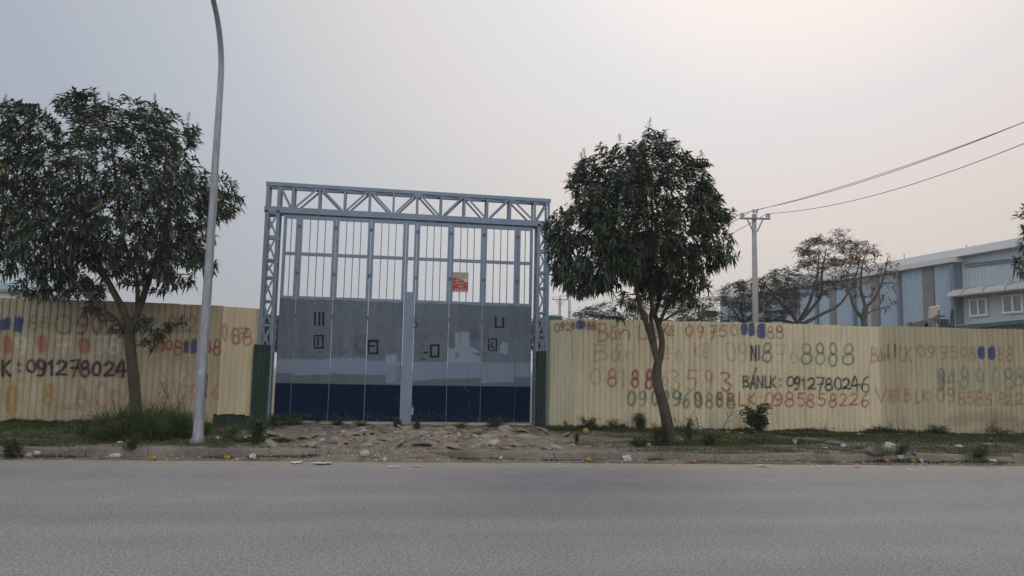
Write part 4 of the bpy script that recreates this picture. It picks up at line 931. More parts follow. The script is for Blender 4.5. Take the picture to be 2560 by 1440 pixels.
mango((1672, 1108), .2, outR, 15.0, [
    ([(1672, 1108, 0), (1668, 1060, 0), (1655, 1000, 0), (1643, 955, 0), (1643, 920, 0), (1648, 895, 0)], .125, .085),
    ([(1645, 905, 0), (1632, 860, 0), (1612, 810, -.1), (1590, 765, -.25), (1560, 690, -.5), (1500, 590, -.7), (1470, 500, -.5)], .075, .02),
    ([(1650, 900, 0), (1655, 850, 0), (1648, 805, .1), (1640, 760, .25), (1640, 680, .4), (1650, 560, .5), (1640, 420, .3)], .07, .02),
    ([(1640, 870, .05), (1632, 800, .1), (1622, 760, -.2), (1610, 660, -.4), (1590, 500, -.6), (1585, 400, -.4)], .05, .018),
    ([(1650, 815, .1), (1662, 770, -.1), (1700, 690, -.3), (1740, 620, -.2), (1790, 590, 0)], .045, .012),
    ([(1645, 790, .2), (1690, 660, .6), (1710, 520, .7), (1700, 430, .5)], .04, .012)],
    .125, 2700, 'round mango tree with a leaning forked trunk in front of the right fence', 33,
    holes=[(1602, 523, 6), (1512, 625, 8), (1700, 600, 12), (1690, 560, 8), (1560, 720, 14), (1540, 725, 12), (1740, 640, 14), (1765, 600, 10), (1720, 690, 12), (1500, 540, 5), (1665, 640, 6), (1640, 545, 6), (1480, 690, 8), (1600, 600, 7), (1790, 660, 8), (1705, 770, 14)],
    extra=[([(1515, 735), (1600, 745), (1590, 790), (1540, 800)], 12, .4), ([(1660, 740), (1760, 740), (1755, 770), (1660, 770)], 16, .4)],
    panicles=[(1442, 398, 8), (1450, 390, 10), (1500, 365, 10), (1560, 332, 14), (1572, 325, 16), (1590, 322, 12), (1625, 330, 18), (1650, 335, 12), (1680, 350, 12), (1752, 400, 10), (1725, 395, 8), (1512, 355, 8)], thick=1.75, leafL=.175)
mango(None, 0, [(2580, 500), (2600, 455), (2660, 430), (2740, 450), (2800, 520), (2820, 620), (2780, 700), (2700, 720), (2620, 700), (2578, 690), (2570, 640), (2590, 600), (2586, 560)], 15.2, [
    ([(2690, 1100, 0), (2688, 950, 0), (2680, 820, 0)], .10, .08), ([(2680, 830, 0), (2640, 720, 0), (2610, 600, 0)], .06, .02), ([(2682, 830, 0), (2710, 700, .2), (2700, 560, .2)], .06, .02), ([(2645, 730, 0), (2585, 660, -.2), (2555, 640, -.2)], .03, .01)],
    .1, 500, 'mango tree at the right edge of the view, only its leaf tips showing', 44, thick=1.2, base=(lambda q: np.array([q[0], q[1], gh(q[0], q[1])]))(aty(2690, 1100, 15.2)))

# ------------------------------------------------------------------ lamp post
b = gpt(494, 1109); lp = thing('lamp_post', b, 'tall galvanised street lamp post with a curved top on the left verge', 'lamp post')
bx, by, bz = b; mb_ = MB(); pts = [(bx, by, bz-.1), (bx, by, bz+.10), (bx, by, bz+.14)]+[(bx, by, z) for z in np.linspace(bz+.5, 7.0, 10)]
ax = np.array([-.10, -1.0]); ax /= np.linalg.norm(ax); arcp = [(bx+ax[0]*1.5*(1-math.cos(R(a))), by+ax[1]*1.5*(1-math.cos(R(a))), 7.08+1.5*math.sin(R(a))) for a in np.linspace(0, 72, 14)]
rad = [.115, .112, .096]+list(np.linspace(.094, .058, 10))+list(np.linspace(.0575, .046, 14))
mb_.tube(pts+arcp, rad, 20); mb_.build('pole', MAT['steel'], lp, smooth=True)
l_ = np.array(arcp[-1]); d_ = np.array([ax[0]*math.sin(R(72)), ax[1]*math.sin(R(72)), math.cos(R(72))]); ap = [l_-d_*.05, l_+d_*.2, l_+d_*1.0]
am = MB(); am.tube(ap, [.048, .044, .036], 14); am.build('arm', MAT['steel'], lp, smooth=True)
e = np.array(ap[-1]); hm_ = MB()
hm_.tube([e-d_*.1, e+d_*.05, e+d_*.2, e+d_*.55, e+d_*.65], [.04, .07, .13, .12, .03], 12); hm_.build('lamp_head', MAT['wall_grey'], lp, smooth=True)
q = aty(497, 931, by-.092); st = MB()
for k in range(7):
    a0, a1 = R(-125+k*10), R(-125+(k+1)*10); rr_ = .0935
    st.add([(bx+rr_*math.cos(a0), by+rr_*math.sin(a0), q[2]-.055), (bx+rr_*math.cos(a1), by+rr_*math.sin(a1), q[2]-.055), (bx+rr_*math.cos(a1), by+rr_*math.sin(a1), q[2]+.055), (bx+rr_*math.cos(a0), by+rr_*math.sin(a0), q[2]+.055)], [(0, 1, 2, 3)])
st.build('sticker', M('pale_lilac_sticker', (0.42, 0.42, 0.55), 0.6, 0.3, 60.0, col2=(0.2, 0.2, 0.36)), lp)
hd = MB(); hd.box(bx-.045, bx+.045, by-.099, by-.090, bz+.62, bz+.98); hd.build('hatch_door', MAT['steel'], lp)
for z_ in (2.9, 5.4):
    jb = MB(); jb.tube([(bx, by, z_), (bx, by, z_+.05)], [.094-.0055*z_+.003]*2, 20); jb.build('joint_band', MAT['steel'], lp)
cb = MB(); cb.tube(spline([(bx+.085, by-.04, q[2]-.02), (bx+.108, by-.05, q[2]-.05), (bx+.105, by-.05, q[2]-.25), (bx+.100, by-.05, q[2]-.42), (bx+.085, by-.04, q[2]-.45)], 4), .007, 6); cb.build('cable', MAT['wire'], lp)
fl_ = MB()
for k in range(4):
    a = R(45+90*k); c_, s_ = math.cos(a), math.sin(a); fl_.add([(bx+.09*c_-.005*s_, by+.09*s_+.005*c_, bz+.24), (bx+.16*c_-.005*s_, by+.16*s_+.005*c_, bz-.02), (bx+.09*c_-.005*s_, by+.09*s_+.005*c_, bz-.02), (bx+.09*c_+.005*s_, by+.09*s_-.005*c_, bz+.24), (bx+.16*c_+.005*s_, by+.16*s_-.005*c_, bz-.02), (bx+.09*c_+.005*s_, by+.09*s_-.005*c_, bz-.02)],
        [(0, 1, 2), (5, 4, 3), (0, 3, 4, 1), (1, 4, 5, 2), (2, 5, 3, 0)])
fl_.build('base_rib', MAT['steel'], lp)

# ------------------------------------------------------------------ low plants
def weed(px_, py_, wpx0, hpx0, label, seed, n=60, leaf=.05, kind='weed', name='weed_plant', group='weeds on the verge', upright=.5, mat='weed', at=None, stems=5, lw=.45, cat='weed'):
    wpx, hpx, n = wpx0*1.35, hpx0*1.45, int(n*2.4)
    rng = random.Random(seed); b = gpt(px_, py_) if at is None else np.array(at); s = b[1]/F*1.02; wr, hh = wpx*s/2, hpx*s
    t = thing(name, b, label, cat, group)
    VV = []; FF = []; CC = []; off = 0; sm_ = MB(); tips = []
    for k in range(stems):
        a = rng.uniform(0, 6.28); r = wr*rng.uniform(.1, .85); p = b+np.array([math.cos(a)*r, math.sin(a)*r*.8, hh*rng.uniform(.5, 1.0)*(1-.4*(r/wr)**2)])
        m_ = b+(p-b)*.5+np.array([0, 0, hh*.12]); s_ = spline([b+np.array([rng.uniform(-.03, .03), rng.uniform(-.03, .03), -.02]), m_, p], 4); sm_.tube(s_, np.linspace(.006, .003, len(s_)), 5); tips.append(s_)
    for k in range(n):
        s_ = rng.choice(tips); c = s_[rng.randrange(2, len(s_))]+np.array([rng.gauss(0, wr*.16), rng.gauss(0, wr*.16), rng.gauss(0, hh*.07)]); c[2] = max(c[2], b[2]+.015)
        m_ = rng.randint(3, 6); V = leaf_fan(rng, m_, leaf, leaf*lw, .35, (c-b)/wr+np.array([rng.uniform(-.5, .5), rng.uniform(-.5, .5), upright]), .2, segs=2)+c
        VV.append(V); FF.append(fan_faces(m_, 2)+off); off += len(V)
        for _ in range(m_): q = rng.uniform(.6, 1.35); CC += [(q*rng.uniform(.85, 1.2), q, q*.9)]*6
    mk('foliage', np.vstack(VV), np.vstack(FF), MAT[mat], t, col=CC); sm_.build('stem', MAT['twig'], t)
    return t
wl = [(270, 1104, 60, 40, 90, .05, 'leafy weed at the left end of the tall grass clump'), (400, 1102, 70, 44, 110, .05, 'leafy weed in front of the tall grass right of the left mango trunk'), (465, 1098, 50, 46, 80, .055, 'tall leafy weed in the grass just left of the lamp post'), (1385, 1062, 50, 22, 90, .05, 'leafy weed at the foot of the green strip right of the gate'), (1415, 1066, 14, 14, 20, .04, 'tiny weed at the corner of the right fence'), (1470, 1073, 55, 22, 70, .06, 'low dark weed against the fence behind the yellow bag'),
      (1529, 1072, 32, 20, 50, .045, 'small round weed against the right fence'), (1605, 1073, 60, 30, 120, .05, 'broad leafy weed against the fence left of the leaning trunk'), (1442, 1108, 16, 22, 35, .045, 'small upright weed alone on the bare verge'),
      (1600, 1118, 50, 26, 110, .05, 'leafy weed left of the leaning mango trunk'), (1645, 1112, 40, 40, 100, .05, 'taller weed touching the left side of the leaning trunk'), (1722, 1100, 40, 40, 90, .05, 'tall weed just right of the leaning trunk'),
      (1780, 1112, 70, 38, 130, .05, 'wide leafy weed right of the leaning trunk'), (2345, 1086, 60, 22, 160, .035, 'rounded dense weed tuft against the far right fence'), (2495, 1088, 90, 20, 90, .04, 'straggling weed along the far right fence'),
      (2250, 1148, 50, 40, 90, .04, 'weed growing over the kerb near the dark rubble'), (2440, 1150, 90, 36, 150, .045, 'wide weed spilling over the kerb at far right'), (2200, 1140, 70, 28, 60, .04, 'dark weed over the kerb beside yellow peel'),
      (30, 1146, 70, 44, 150, .05, 'dark weed clump over the kerb at far left'), (330, 1138, 45, 34, 80, .045, 'weed hanging over the kerb below the tall grass'), (640, 1112, 80, 44, 190, .05, 'bright leafy weed right of the lamp post'), (575, 1100, 50, 30, 70, .045, 'small weed between lamp post and gate'),
      (735, 1062, 110, 20, 140, .055, 'low weed along the foot of the navy gate panel'), (795, 1056, 60, 44, 120, .06, 'tallest leafy weed at the foot of the gate, left half'), (680, 1066, 40, 30, 60, .05, 'weed at the foot of the left gate column'), (840, 1068, 50, 16, 60, .05, 'flat weed below the second gate leaf'),
      (998, 1072, 34, 26, 80, .05, 'pale green weed below the middle gate post'), (1040, 1072, 22, 20, 40, .05, 'dark small weed right of the middle gate post'), (1230, 1066, 70, 20, 100, .05, 'low dark weed at the foot of the right gate leaves'), (1150, 1070, 40, 12, 40, .045, 'flat weed below the right gate leaf'),
      (110, 1050, 30, 34, 40, .04, 'thin climbing weed on the left fence'), (905, 1070, 40, 14, 60, .045, 'flat yellowish weed below the third gate leaf')]
for i, (x, y, w_, h_, n_, lf, lab) in enumerate(wl): weed(x, y, w_, h_, lab, 100+i, n_, lf)
weed(1897, 1082, 70, 62, 'broad leaved dark bush against the right fence', 300, 90, .11, name='leafy_bush', group=None, lw=.65, stems=8, cat='bush')
# tall grass round the left mango tree
def grass_mass(name, n, sampler, hmin, hmax, wd, lean, col, seed, dryf=.25):
    rng = random.Random(seed); V = []; Fs = []; C = []
    for k in range(n):
        r = sampler(rng)
        if r is None: continue
        x, y, f = r; z = gh(x, y)-.01; h = rng.uniform(hmin, hmax)*f; a = rng.uniform(0, 6.28); l = lean*h*rng.uniform(.2, 1.3); a2 = rng.uniform(0, 3.14); w_ = wd*rng.uniform(.7, 1.3)
        dx, dy = math.cos(a2)*w_/2, math.sin(a2)*w_/2; lx, ly = math.cos(a)*l, math.sin(a)*l; b0 = len(V)
        V += [(x-dx, y-dy, z), (x+dx, y+dy, z), (x+lx*.35-dx*.8, y+ly*.35-dy*.8, z+h*.6), (x+lx*.35+dx*.8, y+ly*.35+dy*.8, z+h*.6), (x+lx-dx*.1, y+ly-dy*.1, z+h*(1-.35*min(1, l/h))), (x+lx+dx*.1, y+ly+dy*.1, z+h*(1-.35*min(1, l/h)))]
        Fs += [(b0, b0+1, b0+3, b0+2), (b0+2, b0+3, b0+5, b0+4)]; q = rng.uniform(.6, 1.4)
        c = (q*rng.uniform(.8, 1.25)*col[0], q*col[1], q*.9*col[2])
        if rng.random() < dryf: c = (q*1.7*col[0], q*1.05*col[1], q*1.0*col[2])
        C += [c]*6
    return mk(name, np.array(V), np.array(Fs), MAT['grass'], col=C)
gc = gpt(345, 1092)
def s_tall(rng):
    a = rng.uniform(0, 6.28); r = math.sqrt(rng.random()); x = gc[0]+1.2*r*math.cos(a)+.05; y = gc[1]+.25+.95*r*math.sin(a); m = n2(x, y, 2.2, 4.0)
    if m < -.22: return None
    return x, y, max(.25, 1.05-.55*r*r+.7*m)
tag(grass_mass('tall_grass', 4600, s_tall, .16, .78, .015, .85, (.85, 1.05, .8), 1), 'tall dark green grass clump round the left mango trunk', 'grass', kind='stuff')
def s_low(rng):
    x = rng.uniform(-13, 20); y = ykerb(x)+rng.uniform(-.25, 5.9)**1.0
    g = green_amount(x, y)
    if y-ykerb(x) < .02: g *= .45
    if rng.random() > g*1.15: return None
    if -3.4 < x < 4.2 and y > 19.4: return None
    return x, y, .5+.8*max(0, g)
tag(grass_mass('verge_grass', 70000, s_low, .025, .085, .014, 1.5, (1, .95, 1), 2), 'short patchy grass on the verge', 'grass', kind='stuff')
def s_mound(rng):
    cxy = [(5.75, 15.0, .7), (6.6, 15.2, .7), (8.2, 15.5, .9), (12, 16.2, 1.4), (14, 16.5, 1.4), (-6.5, 17.6, 1.6), (-2.4, 15.2, .5), (10.2, 17.0, .9), (4.4, 18.2, .6), (-9, 15.5, 1.2)]
    c = rng.choice(cxy); r = c[2]*math.sqrt(rng.random()); a = rng.uniform(0, 6.28); x, y = c[0]+r*math.cos(a)*1.3, c[1]+r*math.sin(a)*.6
    return x, y, 1.1-.5*r/c[2]
tag(grass_mass('creeping_grass', 16000, s_mound, .04, .13, .018, 1.3, (.8, 1.05, .8), 3), 'greener creeping grass patches on the verge', 'grass', kind='stuff')
def s_foot(rng):
    if rng.random() < .68:
        u = rng.uniform(0, RW.s[-1]); q_ = RW.xy(np.array([u]), np.array([.06+abs(rng.gauss(0, .12))]))[0]
    else: u = rng.uniform(3.5, LW.s[-1]); q_ = LW.xy(np.array([u]), np.array([.06+abs(rng.gauss(0, .12))]))[0]
    m = n2(q_[0], 2.2, 1.1, 3.0)+.6*n2(q_[0], 4.1, 3.2, 5.0)
    return (q_[0], q_[1], .5+1.6*m) if m > -.05 else None
tag(grass_mass('fence_foot_grass', 9000, s_foot, .06, .17, .016, .9, (.7, .85, .75), 5, .35), 'ragged weeds and grass along the foot of the fences', 'grass', kind='stuff')
def s_gutter(rng):
    x = rng.uniform(-10, 18); m = n2(x, 3.3, .8, 6.0)+.5*n2(x, 1.1, 2.6, 8.0)
    if spill(x) > .3 and rng.random() < .8: return None
    if m < .0: return None
    y = ykerb(x)-abs(rng.gauss(0, .09))+.02 if rng.random() < .7 else ykerb(x)+.2+abs(rng.gauss(0, .06)); return x, y, .6+1.0*m
tag(grass_mass('gutter_grass', 9000, s_gutter, .03, .10, .014, 1.2, (.75, .85, .7), 4), 'grass growing along the kerb and gutter', 'grass', kind='stuff')
# dry branches
def brush(px_, py_, name, label, seed, n, L, spread, cat, mat='twig', at=None, dirs=None, r0=.008):
    rng = random.Random(seed); b = gpt(px_, py_) if at is None else np.array(at); t = MB()
    def grow(p, d, L_, r, dep):
        k = max(3, int(L_/.08)); pts = [p]; 
        for i in range(k):
            d = d+np.array([rng.gauss(0, .10), rng.gauss(0, .10), -.035*(1 if dep == 0 else .5)]); d = d/np.linalg.norm(d); q = pts[-1]+d*L_/k; q[2] = max(q[2], gh(q[0], q[1])+.01); pts.append(q)
        t.tube(pts, np.linspace(r, r*.35, len(pts)), 5)
        if dep < 2:
            for j in range(rng.randint(3, 5)):
                i = rng.randrange(1, len(pts)); nd = d+np.array([rng.uniform(-.9, .9), rng.uniform(-.5, .5), rng.uniform(-.5, .7)]); grow(pts[i], nd/np.linalg.norm(nd), L_*rng.uniform(.3, .55), r*.55, dep+1)
    for k in range(n):
        d = np.array(dirs[k % len(dirs)] if dirs else (rng.uniform(-1, 1)*spread, rng.uniform(-.5, .5), rng.uniform(.3, 1)), float)+np.array([rng.gauss(0, .12), rng.gauss(0, .1), rng.gauss(0, .1)])
        grow(b+np.array([rng.uniform(-.15, .15), rng.uniform(-.1, .1), 0]), d/np.linalg.norm(d), L*rng.uniform(.7, 1.1), r0, 0)
    return tag(t.build(name, MAT[mat], smooth=True, loc=b), label, cat)
q = gpt(470, 1075); brush(0, 0, 'dry_branch', 'pale brown dead branches arching behind the tall grass by the left mango', 5, 9, 1.25, 1, 'dead branch', at=q, dirs=[(-1, 0, .55), (-1, .1, .85), (-.9, 0, .3), (-.6, .1, 1.0), (-.3, .1, 1.1)], r0=.008)
q = gpt(300, 1068); brush(0, 0, 'dry_branch', 'thin dead twigs left of the left mango trunk', 6, 9, .85, 1, 'dead branch', at=q, dirs=[(-.6, 0, .7), (.5, 0, .9), (.2, 0, 1), (-1, 0, .4), (.9, 0, .6)], r0=.006)
q = gpt(1745, 1081); brush(0, 0, 'dry_branch', 'dark bare branch propped upright against the right fence', 7, 2, .52, 1, 'dead branch', mat='bark_dark', at=q, dirs=[(-.05, 0, 1), (-.8, 0, .7)], r0=.016)
q = gpt(1800, 1084); brush(0, 0, 'dry_branch', 'curved dark branch lying at the foot of the right fence', 8, 2, .6, 1, 'dead branch', mat='bark_dark', at=q, dirs=[(-1, 0, .3), (.4, 0, .6)], r0=.012)
for i, (x, lab) in enumerate(((2040, 'sparse dry twigs at the fence base right of the bush'), (2120, 'taller dry twigs at the fence base below the black phone number'), (2240, 'few dry stalks at the fence base right of middle'), (2480, 'tangle of dark dry stalks at the base of the far right fence'), (1700, 'fine reddish dry twigs on the fence right of the leaning trunk'))):
    q = gpt(x, 1079 if x < 2200 else 1084); brush(0, 0, 'dry_twig', lab, 20+i, 6 if i != 3 else 9, .34, 1.0, 'dead branch', at=q+np.array([0, -.08, 0]), r0=.006)
# ------------------------------------------------------------------ rubble and litter
def chunk(rng, sx, sy, sz, n=7):
    """an irregular broken slab: ragged polygon with a thickness"""
    a = sorted(rng.uniform(0, 6.28) for _ in range(n)); a = [k*6.28/n+rng.uniform(-.3, .3) for k in range(n)]
    V = []; 
    rs = [rng.uniform(.65, 1.1) for _ in a]
    for z, s in ((-sz, 1.0), (sz*.6, 1.0), (sz, .93)): V += [(sx*r*s*math.cos(k), sy*r*s*math.sin(k), z*rng.uniform(.8, 1.1)) for k, r in zip(a, rs)]
    Fs = [tuple(reversed(range(n))), tuple(range(2*n, 3*n))]+[(l*n+k, l*n+(k+1) % n, (l+1)*n+(k+1) % n, (l+1)*n+k) for l in range(2) for k in range(n)]
    return np.array(V), Fs
def put(name, V, Fs, mat, p, rx, ry, rz, label, cat, group=None, smooth=False, col=None):
    o = mk(name, V, Fs, mat, smooth=smooth, loc=(0, 0, 0), col=col); o.location = tuple(p); o.rotation_euler = (rx, ry, rz); return tag(o, label, cat, group)
rng = random.Random(77)
protos = []
for k in range(230):
    x = rng.gauss(.6, 1.7); t_ = rng.uniform(.35, 4.6); y = ykerb(x)+t_
    if not -3.0 < x < 3.9 or y > 19.3: continue
    s = .05+.17*rng.random()**1.7; V, Fs = chunk(rng, s*rng.uniform(.9, 1.7), s, rng.uniform(.014, .034))
    put('paving_fragment', V, Fs, MAT['slab'], (x, y, gh(x, y)+.012), rng.gauss(0, .3), rng.gauss(0, .25), rng.uniform(0, 6.28), 'flat broken paving fragment in the rubble before the gate', 'rubble', 'broken paving before the gate')
def rock(px_, py_, w_, label, mat, seed, cat='stone', name='stone', flat=.7):
    rg = random.Random(seed); p = gpt(px_, py_); r = w_*p[1]/F/2; m = []
    V = []; Fs = []; nu, nv = 9, 6
    for j in range(nv+1):
        for i in range(nu):
            a, b_ = 6.283*i/nu, math.pi*j/nv; q = np.array([math.cos(a)*math.sin(b_), math.sin(a)*math.sin(b_), math.cos(b_)*flat])
            f = 1+.45*noise.noise((q[0]*1.3+seed, q[1]*1.3, q[2]*1.3)); V.append(q*r*f)
    for j in range(nv):
        for i in range(nu): Fs.append((j*nu+i, (j+1)*nu+i, (j+1)*nu+(i+1) % nu, j*nu+(i+1) % nu))
    return put(name, np.array(V), Fs, MAT[mat], p+np.array([0, 0, r*flat*.6]), 0, 0, rg.uniform(0, 6), label, cat)
rock(95, 1140, 24, 'white rounded stone on the kerb at far left', 'white', 1); rock(70, 1143, 18, 'small grey stone beside the white stone at far left', 'stone', 2)
rock(290, 1143, 26, 'pinkish flat stone in the gutter below the tall grass', 'pink', 3, flat=.45); rock(912, 1140, 26, 'broken kerb stone standing in the gutter before the gate', 'stone', 4)
rock(2140, 1122, 34, 'dark boulder on the verge beside the white bag', 'darkstone', 5, flat=.55); rock(2225, 1128, 36, 'pale jagged stone on the verge at right', 'stone', 6, flat=.8); rock(2085, 1112, 50, 'long dark mound of burnt rubbish on the right verge', 'darkstone', 7, flat=.3, name='burnt_mound', cat='rubbish')
rock(2185, 1140, 46, 'black burnt heap over the kerb at right', 'darkstone', 8, flat=.5, name='burnt_heap', cat='rubbish'); rock(1622, 1116, 14, 'pale stone at the foot of the leaning trunk', 'stone', 9); rock(1235, 1112, 30, 'grey stone in the rubble right of the yellow fruits', 'stone', 10, flat=.5)
rock(1890, 1082, 18, 'small grey stone by the fence below the bush', 'stone', 12)
def fruit(px_, py_, w_, label, seed, squash=1.0):
    rg = random.Random(seed); p = gpt(px_, py_); r = w_*p[1]/F/2; V = []; Fs = []; nu, nv = 14, 9
    for j in range(nv+1):
        for i in range(nu):
            a, b_ = 6.283*i/nu, math.pi*j/nv; q = np.array([math.cos(a)*math.sin(b_)*1.08, math.sin(a)*math.sin(b_), math.cos(b_)*.92*squash])
            f = 1-.10*math.exp(-(b_/.35)**2)+.05*noise.noise((q[0]*3+seed, q[1]*3, q[2]*3)); V.append(q*r*f)
    for j in range(nv):
        for i in range(nu): Fs.append((j*nu+i, (j+1)*nu+i, (j+1)*nu+(i+1) % nu, j*nu+(i+1) % nu))
    t = thing('yellow_fruit', p+np.array([0, 0, r*.8*squash]), label, 'fruit', 'yellow fruits scattered on the verge')
    o = mk('skin', np.array(V), Fs, MAT['fruit'], None, True, loc=(0, 0, 0)); o.parent = t; o.rotation_euler = (rg.uniform(-.4, .4), rg.uniform(-.4, .4), rg.uniform(0, 6))
    m = MB(); m.tube([(0, 0, r*.78), (0.003, 0, r*1.0)], [.006, .004], 6); s = m.build('stalk', MAT['twig'], None, loc=(0, 0, 0)); s.parent = t; s.rotation_euler = o.rotation_euler
for i, (x, y, w_, lab, sq) in enumerate((
    (1464, 1086, 17, 'large yellow bag in the shape of a fruit by the weed at the right fence corner', 1.15), (1090, 1106, 12, 'yellow fruit in the rubble, left one of the close pair', 1), (1146, 1117, 10, 'yellow fruit lowest in the rubble, below its close neighbour', 1), (1143, 1105, 10, 'yellow fruit in the rubble, upper one of the close pair', 1),  # first entry stands for a yellow bag, built with the fruit shape
    (919, 1091, 11, 'yellow fruit on a flat slab in the rubble', .85), (848, 1105, 13, 'squashed yellow fruit in the rubble at left', .7), (840, 1064, 9, 'small yellow fruit below the gate weeds', .8), (1131, 1084, 10, 'orange fruit peel near the gate on the right of the rubble', .6),
    (1250, 1095, 9, 'yellow fruit at the right end of the rubble', .8), (382, 1150, 15, 'yellow fruit on the road edge below the tall grass', .8), (568, 1150, 15, 'yellow fruit on the road edge right of the lamp post', .8), (1471, 1155, 15, 'yellow torn fruit in the gutter right of the gate', .8),
    (1735, 1158, 14, 'yellow fruit in the gutter below the leaning trunk', .75), (1820, 1085, 14, 'yellow fruit near the fence left of the bush', .7), (1853, 1086, 11, 'flattened orange fruit near the fence by the bush', .6), (2218, 1156, 13, 'yellow fruit in the gutter by the black heap', .9), (2285, 1158, 14, 'yellow fruit in the gutter right of the black heap', .7),
    (2475, 1100, 11, 'small yellow fruit on the far right grass', .8), (1702, 1106, 12, 'pale yellow fruit in the weeds right of the leaning trunk', .8), (2172, 1121, 9, 'small yellow fruit beside the dark boulder', .7))): fruit(x, y, w_, lab, 400+i, sq)
def crumple(px_, py_, w_, h_, label, mat, seed, name='crumpled_bag', cat='litter'):
    rg = random.Random(seed); p = gpt(px_, py_); s = p[1]/F; V = []; Fs = []; nu, nv = 14, 8
    for j in range(nv+1):
        for i in range(nu):
            a, b_ = 6.283*i/nu, math.pi*j/nv; q = np.array([math.cos(a)*math.sin(b_), .7*math.sin(a)*math.sin(b_), math.cos(b_)])
            f = 1+.9*noise.noise((q[0]*2.2+seed*3.1, q[1]*2.2, q[2]*2.2)); V.append(q*f*np.array([w_*s/2, w_*s/2, h_*s/2]))
    for j in range(nv):
        for i in range(nu): Fs.append((j*nu+i, (j+1)*nu+i, (j+1)*nu+(i+1) % nu, j*nu+(i+1) % nu))
    return put(name, np.array(V), Fs, MAT[mat], p+np.array([0, 0, h_*s*.38]), 0, 0, rg.uniform(-.4, .4), label, cat)
def sheet(px_, py_, w_, d_, label, mat, seed, name='paper_scrap', cat='litter'):
    rg = random.Random(seed); p = gpt(px_, py_); s = p[1]/F; L, D = w_*s, d_; nx_, ny_ = 6, 4; V = []; Fs = []
    for i in range(nx_+1):
        for j in range(ny_+1):
            x, y = (i/nx_-.5)*L*(1+.2*math.sin(j*2+seed)), (j/ny_-.5)*D*(1+.3*math.sin(i*1.7+seed)); V.append((x, y, .012+.03*abs(noise.noise((x*9+seed, y*9, 0)))))
    for i in range(nx_):
        for j in range(ny_): b_ = i*(ny_+1)+j; Fs.append((b_, b_+ny_+1, b_+ny_+2, b_+1))
    o = put(name, np.array(V), Fs, MAT[mat], p, rg.uniform(-.1, .1), rg.uniform(-.1, .1), rg.uniform(-.4, .4), label, cat)
    md = o.modifiers.new('thickness', 'SOLIDIFY'); md.thickness = .002; return o
for i, (x, y, w_, h_, lab, mt) in enumerate((
    (631, 1145, 14, 11, 'white crumpled bag in the gutter right of the lamp post', 'white'), (547, 1098, 14, 10, 'white crumpled plastic on the verge right of the lamp post', 'white'), (1567, 1150, 20, 14, 'white torn bag in the gutter left of the leaning trunk', 'white'), (2108, 1117, 14, 9, 'white bag beside the dark boulder', 'white'),
    (2396, 1118, 20, 8, 'pale blue bag on the grass at far right', 'bluebag'), (1842, 1152, 16, 8, 'pale blue wrapper in the gutter', 'bluebag'), (2250, 1153, 24, 12, 'grey blue torn bag in the gutter by the black heap', 'bluebag'), (2480, 1157, 24, 12, 'grey white bag in the gutter at far right', 'white'), (2304, 1157, 16, 10, 'striped pale bag in the gutter at right', 'pink'),
    (895, 1101, 12, 8, 'white plastic lump on the left of the rubble', 'white'), (805, 1103, 15, 7, 'white torn plastic on a slab at the left of the rubble', 'white'), (859, 1083, 12, 8, 'pinkish lump near the gate in the rubble', 'pink'), (1115, 1096, 8, 7, 'small white lump in the middle of the rubble', 'white'), (1147, 1091, 7, 11, 'upright white scrap in the rubble near the orange peel', 'white'),
    (2470, 1112, 22, 5, 'flat white bag on the far right grass', 'white'), (1252, 1148, 9, 8, 'white lump in the gutter below the right end of the rubble', 'white'), (1460, 1152, 12, 6, 'white and red wrapper beside the torn yellow fruit', 'pink'), (300, 1108, 12, 5, 'white bottle scrap lying in the tall grass', 'white'), (962, 1152, 10, 8, 'white twisted paper in the gutter before the gate', 'white'),
    (2143, 1167, 16, 6, 'red and white wrapper on the road edge at right', 'pink'), (2050, 1169, 10, 4, 'small white wrapper on the road edge left of the red one', 'white'))): crumple(x, y, w_, h_, lab, mt, 500+i)
for i, (x, y, w_, d_, lab, mt) in enumerate((
    (740, 1158, 24, .16, 'white paper on the road before the gate, left of the cardboard', 'white'), (806, 1160, 40, .2, 'torn grey cardboard on the road before the gate', 'white'), (981, 1169, 30, .06, 'long thin white strip on the road before the gate', 'white'), (1042, 1167, 20, .08, 'white paper on the road right of the thin strip', 'white'),
    (1402, 1169, 38, .04, 'white plastic stick on the road right of the gate', 'white'), (1905, 1166, 26, .12, 'white torn paper on the road below the bush', 'white'), (2276, 1176, 9, .1, 'small white scrap far out on the road', 'white'), (2150, 1087, 16, .12, 'white paper at the fence foot below the black number', 'white'), (2250, 1086, 11, .12, 'square grey scrap at the fence foot', 'white'),
    (2014, 1087, 10, .1, 'small white scrap on the grass right of the bush', 'white'), (2062, 1122, 14, .08, 'white scrap on the grass left of the white bag', 'white'))): sheet(x, y, w_, d_, lab, mt, 600+i)
p = gpt(1987, 1110); s = p[1]/F; cm = MB(); cm.tube([p, p+np.array([0, 0, 11*s])], [4*s, 5.4*s], 14, cap=False); cm.tube([p+np.array([0, 0, .002]), p+np.array([0, 0, .004])], [3.9*s, 3.9*s], 14)
cup = thing('paper_cup', p, 'pinkish white paper cup standing on the grass right of the bush', 'cup'); o = cm.build('cup_wall', MAT['pink'], cup); rm = MB(); a_ = [(p[0]+5.5*s*math.cos(k*.4488), p[1]+5.5*s*math.sin(k*.4488), p[2]+11*s) for k in range(15)]; rm.tube(a_, .002, 5); rm.build('rim', MAT['white'], cup)
